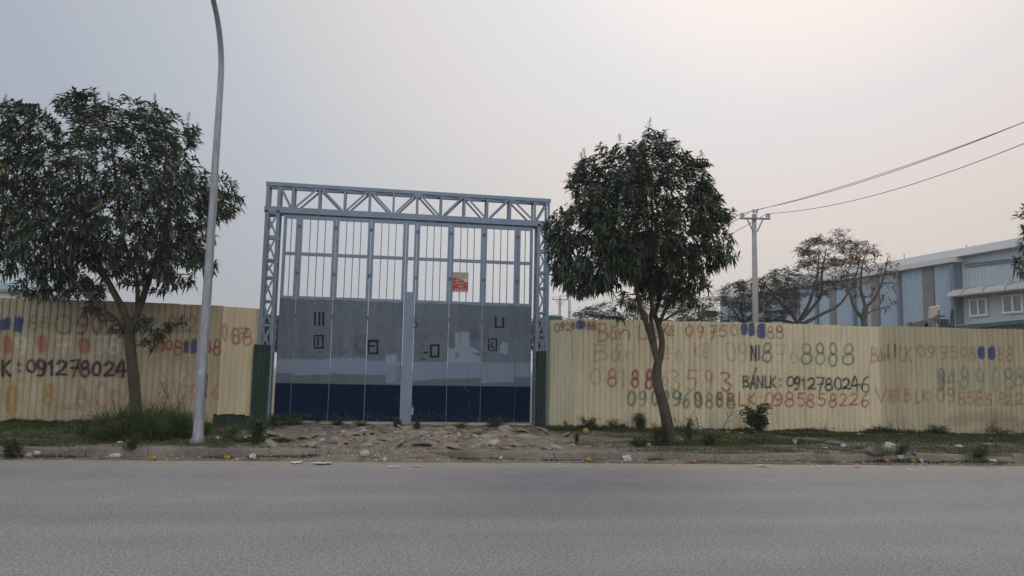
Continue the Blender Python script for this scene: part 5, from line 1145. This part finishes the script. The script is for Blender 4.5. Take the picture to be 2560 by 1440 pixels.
# hundreds of tiny scraps in the gutter (red cracker paper, shells, chips)
rng = random.Random(12); V = []; Fs = []; C = []
for k in range(900):
    x = rng.uniform(-9, 17); t_ = -rng.random()**1.6*.55-.01 if rng.random() < .8 else rng.uniform(.3, 4); y = ykerb(x)+t_; z = max(gh(x, y), .02 if t_ > -.3 and t_ < 0 else 0.0)
    s = rng.uniform(.005, .018)*(1.0 if t_ < 0 else .8); a_ = rng.uniform(0, 6.28); b0 = len(V)
    for q in range(4): V.append((x+s*math.cos(a_+q*1.57)*rng.uniform(.6, 1.3), y+s*math.sin(a_+q*1.57)*rng.uniform(.6, 1.3), z+.004+rng.uniform(0, .012)))
    V.append((x, y, z+.006+s*.9)); Fs += [(b0, b0+1, b0+4), (b0+1, b0+2, b0+4), (b0+2, b0+3, b0+4), (b0+3, b0, b0+4)]
    r_ = rng.random(); c = (.40, .06, .04) if r_ < .2 else (.6, .6, .58) if r_ < .48 else (.10, .085, .07) if r_ < .8 else (.28, .23, .18); C += [c]*5
tag(mk('litter_scraps', np.array(V), Fs, MAT['scrap'], col=C), 'tiny red, white and brown scraps in the gutter', 'litter', kind='stuff')
rng = random.Random(14); V = []; Fs = []; C = []
for k in range(5200):                              # pebbles and crumbs of soil
    x = rng.uniform(-9, 17); t_ = rng.gauss(-.12, .16) if rng.random() < .55 else rng.uniform(.2, 4.5)
    if t_ > .2 and rng.random() < green_amount(x, ykerb(x)+t_)*1.2: continue
    y = ykerb(x)+t_; z = max(gh(x, y), 0.0)
    s = rng.uniform(.004, .016) if rng.random() < .9 else rng.uniform(.015, .04); a_ = rng.uniform(0, 6.28); b0 = len(V)
    for q in range(5): V.append((x+s*math.cos(a_+q*1.257)*rng.uniform(.7, 1.3), y+s*math.sin(a_+q*1.257)*rng.uniform(.7, 1.3), z-.002))
    V.append((x+rng.uniform(-.3, .3)*s, y, z+s*.7)); Fs += [(b0+q, b0+(q+1) % 5, b0+5) for q in range(5)]; g = rng.uniform(.6, 1.4); C += [(.20*g, .175*g, .145*g)]*6
tag(mk('pebbles', np.array(V), Fs, MAT['scrap'], col=C), 'loose pebbles and soil crumbs on the verge', 'pebbles', kind='stuff')
rng = random.Random(15); sk = MB()
for k in range(70):
    x = rng.uniform(-8, 16); y = ykerb(x)+rng.uniform(-.5, .0); a_ = rng.gauss(0, .35); L = rng.uniform(.06, .4); z = max(gh(x, y), .02)+.008
    sk.tube([(x, y, z), (x+L*.5*math.cos(a_), y+L*.5*math.sin(a_)*.6, z+rng.uniform(0, .02)), (x+L*math.cos(a_), y+L*math.sin(a_), z)], [.006, .005, .003], 5)
tag(sk.build('fallen_sticks', MAT['twig']), 'small fallen sticks along the gutter', 'sticks', kind='stuff')

# ------------------------------------------------------------------ power lines
ZG = 0.19
def upole(name, x, y, h, r0, r1, arm, label, direction, detail=True):
    t = thing(name, (x, y, ZG), label, 'utility pole', 'utility poles'); m = MB(); m.tube([(x, y, 0.1), (x, y, h)], [r0, r1], 16); m.build('pole', MAT['pole_concrete'], t, smooth=True)
    dx, dy = direction; zc = h-.28; a_ = np.array([x-dx*arm, y-dy*arm, zc]); b_ = np.array([x+dx*arm, y+dy*arm, zc]); o = np.array([dy, -dx, 0])*(r1+.05)
    m = MB(); m.bar(a_+o, b_+o, .10, .09); m.build('crossarm', MAT['pipe'], t)
    for s in (-1, 1): m = MB(); m.bar(np.array([x+dx*arm*.52*s, y+dy*arm*.52*s, zc-.04])+o, np.array([x+dx*.12*s, y+dy*.12*s, zc-.75])+o, .06, .05); m.build('brace', MAT['pipe'], t)
    tops = []
    for s in ((-.92, -.78, -.08, .12, .80, .95) if detail else (-.9, 0, .9)):
        c = np.array([x+dx*arm*s, y+dy*arm*s, zc+.05])+o; e = .22 if abs(s) < .3 else 0
        m = MB(); m.tube([c, c+np.array([0, 0, .06+e]), c+np.array([0, 0, .061+e]), c+np.array([0, 0, .13+e]), c+np.array([0, 0, .14+e]), c+np.array([0, 0, .20+e]), c+np.array([0, 0, .27+e])], [.02, .02, .075, .07, .05, .075, .04], 10); m.build('insulator', MAT['insulator'], t); tops.append(c+np.array([0, 0, .25+e]))
    return tops
pt = aty(1885, 538, 40.0); tops = upole('utility_pole', pt[0], 40.0, pt[2]+.05, .20, .125, .85, 'tall concrete utility pole with crossarm behind the right fence', (.985, -.17))
pf = aty(1400, 744, 95.0); tf = upole('utility_pole', pf[0], 95.0, pf[2], .22, .15, 1.0, 'small distant utility pole seen beside the right gate column', (.985, -.17), False)
def cable(a_, b_, sag, r, label, n=24):
    a_, b_ = np.array(a_), np.array(b_); m = MB(); m.tube([a_+(b_-a_)*t-np.array([0, 0, 4*sag*t*(1-t)]) for t in np.linspace(0, 1, n)], r, 5)
    return tag(m.build('power_line', MAT['wire'], loc=tuple((a_+b_)/2)), label, 'power line', 'overhead power lines')
cable(tops[1], (23.383, 20.0, 11.40), .40, .014, 'upper overhead power line from the left insulator of the near pole to the right')
cable(tops[3], (23.391, 20.0, 11.51), .50, .014, 'overhead power line from the top insulator of the near pole, crossing the upper one')
cable(tops[5], (21.06, 20.0, 9.753), .60, .014, 'lower overhead power line from the right insulator of the near pole')
cable(tops[0], tf[0], 1.1, .016, 'overhead power line from the left of the near pole to the distant pole')
cable(tops[2], tf[1], 1.1, .016, 'overhead power line from the middle of the near pole to the distant pole')
cable(tops[4], tf[2], 1.1, .016, 'overhead power line from the right of the near pole to the distant pole')
for i, px_ in enumerate((1422, 1425.5)):
    a_ = aty(px_, 748, 70.0); m = MB(); m.tube([(a_[0], 70, .1), (a_[0], 70, a_[2])], [.07, .05], 8); tag(m.build('thin_mast', MAT['pole_concrete'], loc=(a_[0], 70, .19)), ('thin distant mast, left one of the close pair', 'thin distant mast, right one of the close pair')[i], 'mast', 'thin distant masts')

# ------------------------------------------------------------------ warehouse behind the right fence
WD = np.array([-.098, .995, 0]); WD /= np.linalg.norm(WD); WN = np.array([-WD[1], WD[0], 0])          # along the wall (away), facing left
W0 = aty(2390, 655, 45.0); W0 = np.array([W0[0], 45.0, 0])
def wpt(s, z, off=0.0): q = W0+WD*s+WN*off; return np.array([q[0], q[1], z])
def wsz(x, y, off=0.0):
    q = on_plane(x, y, W0+WN*off, WN); return float(np.dot(q-W0, WD)), float(q[2])
ZE = wsz(2390, 655)[1]
wh = thing('warehouse', wpt(0, ZG), 'long pale blue metal clad warehouse with brown vertical strips behind the right fence', 'warehouse')
def wbox(m, s0, s1, o0, o1, z0, z1):
    V = [wpt(s, z, o) for z in (z0, z1) for s, o in ((s0, o0), (s1, o0), (s1, o1), (s0, o1))]
    return m.add(V, [(0, 1, 2, 3), (7, 6, 5, 4), (0, 4, 5, 1), (1, 5, 6, 2), (2, 6, 7, 3), (3, 7, 4, 0)])
# ribbed long wall
def ribwall(s0, s1, z0, z1, off, mat, name, parent, pitch=.25):
    ss = np.arange(s0, s1, pitch/4); V = []; 
    for k, s in enumerate(ss): o = off+(.03 if k % 4 in (0, 1) else 0); V += [wpt(s, z0, o), wpt(s, z1, o)]
    return mk(name, V, [(2*k, 2*k+1, 2*k+3, 2*k+2) for k in range(len(ss)-1)], mat, parent)
SE = wsz(1800, 745)[0]
ribwall(0, SE, .1, ZE, 0, MAT['wall_blue'], 'wall', wh)
ribwall(-26, 0, .1, ZE+.6, -.35, MAT['wall_pale'], 'wall', wh)
m = MB(); wbox(m, -.05, .0, -.36, .02, .1, ZE+.6); m.build('corner_trim', MAT['pipe'], wh)
m = MB(); wbox(m, -26, SE, -12, -.5, .1, ZE-.3); m.build('wall', MAT['wall_blue'], wh)
# eaves: two stacked bands
m = MB(); wbox(m, -.3, SE+.3, -.4, .55, ZE-.05, ZE+.30); m.build('gutter', MAT['wall_grey'], wh)
m = MB()
s1_, z1_ = wsz(2560, 603); V = []
for s in (-26, SE+.3): V += [wpt(s, ZE+.305, .25), wpt(s, ZE+.85, .05), wpt(s, ZE+2.2, -9), wpt(s, ZE+.305, -9)]
m.add(V, [(0, 1, 5, 4), (1, 2, 6, 5), (2, 3, 7, 6), (3, 0, 4, 7), (3, 2, 1, 0), (4, 5, 6, 7)]); m.build('roof', MAT['wall_grey'], wh)
for k, (xa, xb) in enumerate(((2311, 2338), (2180, 2200), (2076, 2091), (1988, 2000), (1915, 1928), (1855, 1864))):
    sa = wsz(xa, 760)[0]; sb = wsz(xb, 760)[0]; m = MB(); wbox(m, min(sa, sb), max(sa, sb), .03, .10, .1, ZE-.08); m.build('vertical_strip', MAT['column'], wh)
for k, px_ in enumerate((2389, 2252, 2139, 2045, 1962)):
    s = wsz(px_, 740)[0]; m = MB(); m.tube([wpt(s, .1, .18), wpt(s, ZE-.1, .18)], .14 if k else .17, 10); m.build('downpipe', MAT['pipe'], wh)
for z_ in (wsz(2412, 661, -.30)[1], wsz(2412, 667, -.30)[1]):
    m = MB(); m.tube([wpt(-.4, z_, -.25), wpt(-24, z_-.9 if z_ else z_, -.25)], .045, 6); m.build('pipe', MAT['pipe'], wh)
for (xa, ya, xb, yb) in ((2424, 747, 2471, 791), (2506, 737, 2561, 783), (2600, 730, 2665, 775)):
    s0, zt = wsz(xa, ya, -.3); s1, zb = wsz(xb, yb-2, -.3); zt2 = wsz(xb, ya-6, -.3)[1]; zt = (zt+zt2)/2-.05
    s0, s1 = max(s0, s1), min(s0, s1); m = MB()
    for q in ((s1, s1+.14), (s0-.14, s0), ((s0+s1)/2-.08, (s0+s1)/2+.08)): wbox(m, q[0], q[1], -.31, -.22, zb, zt)
    for q in ((zb-.02, zb+.12), (zt-.12, zt)): wbox(m, s1-.02, s0+.02, -.31, -.20, *q)
    f_ = m.build('window', MAT['window_frame'], wh); m = MB(); wbox(m, s1+.1, s0-.1, -.31, -.27, zb+.1, zt-.1); m.build('pane', MAT['glass'], f_)
# awning
sA, zA = wsz(2384, 742, .3); zA2 = wsz(2400, 726, -.3)[1]; V = []; prof = [(-.30, zA2+.08), (.35, zA2-.02), (.75, zA2-.22), (.88, zA+.02), (.86, zA-.05), (-.30, zA-.02)]
for s in (sA, -26): V += [wpt(s, z, o) for o, z in prof]
n_ = len(prof); aw = mk('awning', V, [tuple(range(n_)), tuple(reversed(range(n_, 2*n_)))]+[(k, n_+k, n_+(k+1) % n_, (k+1) % n_) for k in range(n_)], MAT['awning'], wh)
m = MB()
for s in np.arange(sA-1.2, -26, -1.6): m.tube([wpt(s, z+.01, o+.01) for o, z in prof[:4]], .025, 5)
tag(m.build('seam', MAT['column'], aw), kind='stuff')
for px_, y0, y1 in ((2261, 634, 667), (2248, 650, 667), (2418, 612, 630)):
    s, _ = wsz(px_, 660, 0); z0 = ZE+.8; z1 = wsz(px_, y0, 0)[1]; m = MB(); m.tube([wpt(s, z0, 0), wpt(s, z1, 0)], .03, 6); m.build('lightning_rod', MAT['pipe'], wh)
# shed roof edge and rusty sheets just behind the fence
sY = 27.0; a_ = aty(2395, 821, sY); sh = thing('shed', (a_[0], sY, ZG), 'low shed with dark green roof edge and rusty corrugated wall behind the right fence', 'shed')
P0 = np.array([aty(2300, 826, 28.5)[0], 28.5]); P1 = np.array([aty(2620, 797, 24.5)[0], 24.5]); z0 = aty(2300, 823, 28.5)[2]; z1 = aty(2620, 795, 24.5)[2]; zr = (z0+z1)/2
m = MB(); m.bar((P0[0], P0[1], z0-.05), (P1[0], P1[1], z1-.05), .16, .5, (0, 1, 0)); m.build('roof_edge', MAT['teal'], sh)
d_ = (P1-P0); L = np.hypot(*d_); d_ /= L; V = []; us = np.arange(.6, L, .04)
for k, u in enumerate(us): q = P0+d_*u; o = .02*math.sin(u*40); f_ = u/L; V += [(q[0]-d_[1]*o, q[1]+.2+d_[0]*o, .15), (q[0]-d_[1]*o, q[1]+.2+d_[0]*o, z0+(z1-z0)*f_-.12)]
mk('wall_sheet', V, [(2*k, 2*k+2, 2*k+3, 2*k+1) for k in range(len(us)-1)], MAT['rusty'], sh)
m = MB(); q = P0+d_*(L*.86); m.box(q[0]-.25, q[0]+.35, q[1]-.1, q[1]-.05, .2, z1-.2); m.build('door', MAT['teal'], sh)
m = MB(); n_ = np.array([-d_[1], d_[0]]); V = [(P0[0], P0[1]+.25, z0-.02), (P1[0], P1[1]+.25, z1-.02), (P1[0]+n_[0]*4, P1[1]+n_[1]*4+.25, z1+.25), (P0[0]+n_[0]*4, P0[1]+n_[1]*4+.25, z0+.25)]
mk('roof', V, [(0, 1, 2, 3)], MAT['teal'], sh)
# things standing on / behind the fence at right
def ap(x, y, Y=25.5): return aty(x, y, Y)
t = thing('tilted_board', ap(2320, 830), 'tan tilted board on a metal bracket standing above the right fence', 'board')
m = MB(); V = [ap(2328, 768), ap(2352, 764), ap(2346, 790), ap(2325, 795)]; V2 = [v+np.array([0, .12, .02]) for v in V]; m.add(V+V2, [(0, 1, 2, 3), (7, 6, 5, 4), (0, 4, 5, 1), (1, 5, 6, 2), (2, 6, 7, 3), (3, 7, 4, 0)]); m.build('board', MAT['tan'], t)
m = MB(); m.bar(ap(2347, 775), ap(2348, 830), .04, .04); m.bar(ap(2340, 790), ap(2362, 791), .09, .05); m.bar(ap(2332, 800), ap(2312, 822), .12, .06); m.bar(ap(2346, 790), ap(2336, 800), .1, .08); m.build('bracket', MAT['darkstone'], t)
t = tag(mk('dark_panel', [ap(2344, 797), ap(2371, 798), ap(2376, 820), ap(2352, 822)]+[v+np.array([0, .08, 0]) for v in (ap(2344, 797), ap(2371, 798), ap(2376, 820), ap(2352, 822))], [(0, 3, 2, 1), (4, 5, 6, 7), (0, 1, 5, 4), (1, 2, 6, 5), (2, 3, 7, 6), (3, 0, 4, 7)], MAT['black'], loc=tuple(ap(2360, 822))), 'dark slanted panel standing on the shed roof edge', 'panel')
m = MB(); m.tube(spline([ap(2377, 818), ap(2378, 790), ap(2381, 773), ap(2383, 790), ap(2383, 818)], 5), .03, 6); tag(m.build('bent_hose', MAT['black'], loc=tuple(ap(2380, 820))), 'bent black hose looping above the shed roof edge', 'hose')
m = MB(); m.bar(ap(2275, 817), ap(2312, 808), .26, .3); m.bar(ap(2272, 812), ap(2296, 818), .2, .2); m.bar(ap(2312, 808), ap(2318, 830), .3, .3); tag(m.build('rubble_pile', MAT['darkstone'], loc=tuple(ap(2300, 822))), 'dark broken debris piled behind the right fence', 'debris')
a_ = ap(1764, 775, 27); b_ = ap(1792, 794, 27); t = thing('floodlight', (a_[0], 27, ZG), 'dark floodlight box on a post behind the right mango tree', 'floodlight'); m = MB(); V = [a_, ap(1788, 777, 27), b_, ap(1762, 792, 27)]; m.add(V+[v+np.array([0, .2, .05]) for v in V], [(0, 1, 2, 3), (7, 6, 5, 4), (0, 4, 5, 1), (1, 5, 6, 2), (2, 6, 7, 3), (3, 7, 4, 0)]); m.build('housing', MAT['black'], t)
m = MB(); m.tube([((a_[0]+b_[0])/2, 27.15, .15), ((a_[0]+b_[0])/2, 27.15, b_[2]+.1)], .04, 8); m.build('post', MAT['steel'], t)
a_ = aty(1375, 795, 30); b_ = aty(1406, 793, 30); m = MB(); z_ = aty(1380, 791, 30)[2]; m.box(a_[0], b_[0], 30, 31.0, .15, z_); m.add([(a_[0]-.05, 29.95, z_+.003), (b_[0]+.05, 29.95, z_+.003), (b_[0]+.05, 31.05, z_+.003), (a_[0]-.05, 31.05, z_+.003), (a_[0]+.1, 30.2, z_+.09), (b_[0]-.1, 30.2, z_+.09), (b_[0]-.1, 30.8, z_+.09), (a_[0]+.1, 30.8, z_+.09)], [(0, 1, 5, 4), (1, 2, 6, 5), (2, 3, 7, 6), (3, 0, 4, 7), (4, 5, 6, 7), (3, 2, 1, 0)]); tag(m.build('metal_container', MAT['teal'], loc=((a_[0]+b_[0])/2, 30.5, .19)), 'teal steel container just above the fence right of the gate', 'container')
# pale building at far left, behind the left mango
lb = thing('factory_building', (aty(20, 740, 48)[0], 48, ZG), 'pale blue gabled factory building behind the left mango tree', 'building')
ex_ = aty(50, 740, 48)[0]; ze = aty(40, 728, 48)[2]; zt_ = aty(0, 674, 48)[2]; wx = aty(-420, 740, 48)[0]; apx = (ex_+wx)/2; zap = ze+(zt_-ze)*1.9
m = MB(); m.box(wx, ex_, 48, 75, .1, ze); m.build('wall', MAT['wall_grey'], lb)
m = MB(); V = [(wx-.4, 47.8, ze+.02), (ex_+.3, 47.8, ze+.02), (apx, 47.8, zap), (wx-.4, 75.2, ze+.02), (ex_+.3, 75.2, ze+.02), (apx, 75.2, zap)]; m.add(V, [(0, 1, 2), (5, 4, 3), (0, 3, 4, 1), (1, 4, 5, 2), (2, 5, 3, 0)]); m.build('roof', MAT['wall_blue'], lb)
m = MB(); m.box(wx-.3, ex_+.2, 47.7, 47.79, ze-.10, ze+.06); m.build('eaves_trim', MAT['pipe'], lb)
m = MB(); m.tube([(ex_, 47.85, .1), (ex_, 47.85, ze-.1)], .12, 10); m.build('downpipe', MAT['teal'], lb)

# ------------------------------------------------------------------ background trees
def far_tree(name, base_xy, z0, outline, Y, limbs, label, seed, n, mat, thick, r0, frond=.5, fw=.10, per=9, group='trees behind the fence', flat=.16, fine=3, lay=True, cut=-.02):
    rng = random.Random(seed); b = np.array([base_xy[0], base_xy[1], z0]); t = thing(name, b, label, 'tree', group)
    P = [tuple(aty(x, y, Y)[[0, 2]]) for x, y in outline]; xs_ = [p[0] for p in P]; zs_ = [p[1] for p in P]
    tm = MB(); nodes = []
    for pts in limbs:
        w3 = [aty(x, y, Y)+np.array([0, dy, 0]) for x, y, dy in pts[0]]
        s = spline(w3, 5); rad = np.linspace(pts[1], pts[2], len(s))*(.8 if lay else 1); tm.tube(s, rad, 8); nodes += [(p, r) for p, r in zip(s, rad)]
    cl = []; tries = 0
    while len(cl) < n and tries < n*30:
        tries += 1; x, z = rng.uniform(min(xs_), max(xs_)), rng.uniform(min(zs_), max(zs_))
        if not inpoly(x, z, P): continue
        d = pdist(x, z, P); T = thick*math.sqrt(max(.02, 1-(1-min(1, d/thick))**2)); yo = rng.uniform(-1, 1)*T
        if lay and noise.noise((x*.75+seed, z*2.4, yo*.5)) < cut: continue
        if not lay and noise.noise((x*.8+seed, z*.8, yo*.5)) < -.15: continue
        cl.append(np.array([x, Y+yo, z]))
    pos = np.array([q[0] for q in nodes]); rads = [q[1] for q in nodes]
    for c in sorted(cl, key=lambda p: np.min(((pos[:len(nodes)]-p)**2).sum(1))):
        dist = np.sqrt(((pos-c)**2).sum(1))+.7*np.maximum(0, pos[:, 2]-c[2]); k = int(dist.argmin()); a = pos[k]; L = np.linalg.norm(c-a)
        if L > .2:
            s = spline([a, (a+c)/2+np.array([rng.uniform(-.15, .15), rng.uniform(-.15, .15), .05*L]), c], fine); r_ = min(rads[k]*.7, .02+.016*L); tm.tube(s, np.linspace(max(.014, r_), .012, len(s)), 4, cap=False)
            pos = np.vstack([pos, s[2:]]); rads += list(np.linspace(max(.014, r_), .012, len(s))[2:])
    tm.build('trunk', MAT['bark_dark'], t, smooth=True); VV = []; FF = []; CC = []; off = 0
    for c in cl:
        k = rng.randint(per-3, per+3); V = []; tone = rng.uniform(.8, 1.2)
        for i in range(k):
            a = rng.uniform(0, 6.28); L = frond*rng.uniform(.6, 1.2); el = rng.gauss(.05, flat); d = np.array([math.cos(a)*math.cos(el), math.sin(a)*math.cos(el), math.sin(el)]); side = np.array([-math.sin(a), math.cos(a), rng.uniform(-.4, .4)]); p = c+np.array([rng.gauss(0, .12), rng.gauss(0, .12), rng.gauss(0, .06)])
            for j, (tt, ww) in enumerate(((0, .25), (.45, 1), (1, .2))): q = p+d*L*tt-np.array([0, 0, .28*L*tt*tt]); V += [q-side*fw*ww/2, q+side*fw*ww/2]
            g = tone*rng.uniform(.75, 1.3); CC += [(g, g, g)]*6
        VV.append(np.array(V)); FF.append(fan_faces(k, 2)+off); off += len(V)
    mk('crown', np.vstack(VV), np.vstack(FF), MAT[mat], t, col=CC); return t
bx_ = aty(2000, 900, 44)
far_tree('flame_tree', (bx_[0], 44), ZG, [(1880, 735), (1885, 705), (1930, 680), (1960, 655), (2000, 640), (2008, 605), (2040, 592), (2056, 578), (2085, 572), (2110, 575), (2112, 598), (2140, 602), (2172, 605), (2176, 640), (2150, 660), (2130, 700), (2085, 735), (2020, 745), (1940, 745)], 44,
    [([(1998, 905, 0), (2000, 830, 0), (1996, 800, 0)], .26, .22), ([(1996, 805, 0), (2030, 770, 0), (2062, 735, .4), (2068, 680, .6), (2075, 620, .4)], .17, .04), ([(1996, 810, 0), (1965, 780, -.4), (1930, 750, -.6), (1905, 715, -.4)], .14, .04), ([(2000, 800, 0), (2010, 760, -.6), (2020, 700, -1), (2030, 640, -.8)], .16, .04), ([(2003, 812, 0), (2050, 785, -.3), (2090, 760, -.5), (2130, 700, -.3), (2150, 640, 0)], .15, .04), ([(1996, 812, 0), (1960, 800, .4), (1900, 800, .7), (1860, 775, .8)], .14, .04)],
    'large umbrella shaped flame tree with dark spreading limbs behind the right fence', 61, 900, 'leaf_flame', 2.4, .3, frond=.36, fw=.06, per=7)
bx_ = aty(1850, 900, 43)
far_tree('flame_tree', (bx_[0], 43), ZG, [(1752, 805), (1752, 755), (1785, 728), (1830, 708), (1870, 698), (1930, 690), (1975, 705), (1990, 745), (1985, 790), (1930, 800), (1860, 805)], 43,
    [([(1850, 905, 0), (1852, 840, 0), (1860, 810, 0)], .24, .18), ([(1860, 812, 0), (1890, 780, .3), (1930, 740, .5)], .12, .03), ([(1858, 815, 0), (1830, 780, -.3), (1800, 755, -.5)], .12, .03), ([(1860, 812, 0), (1865, 760, .6), (1870, 720, .4)], .1, .03)],
    'lower flame tree with layered leaves around the base of the utility pole', 62, 700, 'leaf_flame', 2.0, .2, frond=.36, fw=.06, per=8, cut=-.14)
bx_ = aty(1620, 900, 42)
far_tree('flame_tree', (bx_[0], 42), ZG, [(1432, 795), (1440, 775), (1490, 762), (1540, 752), (1600, 742), (1680, 738), (1760, 742), (1790, 770), (1790, 805), (1620, 805), (1470, 802)], 42,
    [([(1620, 905, 0), (1622, 830, 0)], .24, .2), ([(1622, 840, 0), (1560, 800, 0), (1500, 790, .3), (1450, 780, .3)], .14, .03), ([(1622, 835, 0), (1680, 790, .3), (1740, 765, .4)], .14, .03), ([(1622, 830, 0), (1610, 790, -.4), (1590, 760, -.5)], .12, .03)],
    'wide low flame tree seen under the right mango crown', 63, 620, 'leaf_flame', 1.8, .2, frond=.36, fw=.06, per=7, cut=-.08)
bx_ = aty(2160, 900, 35)
far_tree('dry_tree', (bx_[0], 35), ZG, [(2075, 700), (2085, 650), (2120, 640), (2165, 615), (2185, 600), (2220, 625), (2238, 660), (2225, 700), (2230, 740), (2250, 770), (2220, 780), (2190, 740), (2160, 760), (2120, 760), (2080, 735)], 35,
    [([(2160, 905, 0), (2162, 840, 0), (2160, 795, 0), (2165, 765, 0)], .2, .13), ([(2160, 800, 0), (2130, 770, -.2), (2115, 735, -.3), (2095, 700, -.3)], .11, .04), ([(2164, 770, 0), (2158, 720, .2), (2165, 660, .3), (2182, 605, .3)], .09, .02), ([(2165, 768, 0), (2185, 740, -.2), (2200, 690, -.3), (2215, 640, -.2)], .08, .02), ([(2163, 790, 0), (2190, 775, .2), (2240, 765, .2)], .05, .015), ([(2120, 745, -.3), (2110, 700, -.2), (2130, 650, 0)], .05, .015)],
    'half bare tree with sparse reddish dry leaves in front of the warehouse', 64, 95, 'leaf_red', 1.2, .2, frond=.22, fw=.10, per=5, flat=.5, lay=False)
for (x0_, y0_, x1_, Yt, lab, sd) in ((560, 782, 760, 44, 'dense distant tree seen through the left gate column', 71), (1300, 792, 1450, 46, 'dense distant tree seen through the right gate column', 72)):
    xm = (x0_+x1_)/2; b_ = aty(xm, 900, Yt)
    far_tree('leafy_tree', (b_[0], Yt), ZG, [(x0_, 870), (x0_+5, 815), (x0_+35, 795), (xm-15, y0_+4), (xm, y0_), (xm+25, y0_+8), (x1_-20, 800), (x1_, 830), (x1_-5, 880)], Yt, [([(xm, 930, 0), (xm, 850, 0)], .2, .14), ([(xm, 855, 0), (xm-30, 820, .2)], .1, .03), ([(xm, 855, 0), (xm+28, 820, -.2)], .1, .03), ([(xm, 850, 0), (xm+3, 800, 0)], .1, .02)], lab, sd, 330, 'leaf_flame', 1.8, .2, frond=.3, fw=.13, per=9, flat=.7, lay=False)

# ------------------------------------------------------------------ hazy air
hz = bpy.data.materials.new('pale_haze'); hz.use_nodes = True; t = hz.node_tree; t.nodes.remove(t.nodes['Principled BSDF'])
v = t.nodes.new('ShaderNodeVolumePrincipled'); v.inputs['Color'].default_value = (0.93, 0.94, 0.96, 1); v.inputs['Density'].default_value = 0.0008; v.inputs['Anisotropy'].default_value = 0.0
t.links.new(v.outputs[0], t.nodes['Material Output'].inputs['Volume'])
hb = MB(); hb.box(-1600, 1600, -1600, 1600, -1.2, 20.0)
tag(hb.build('haze', hz), 'thin pale haze in the air', 'haze', kind='stuff')
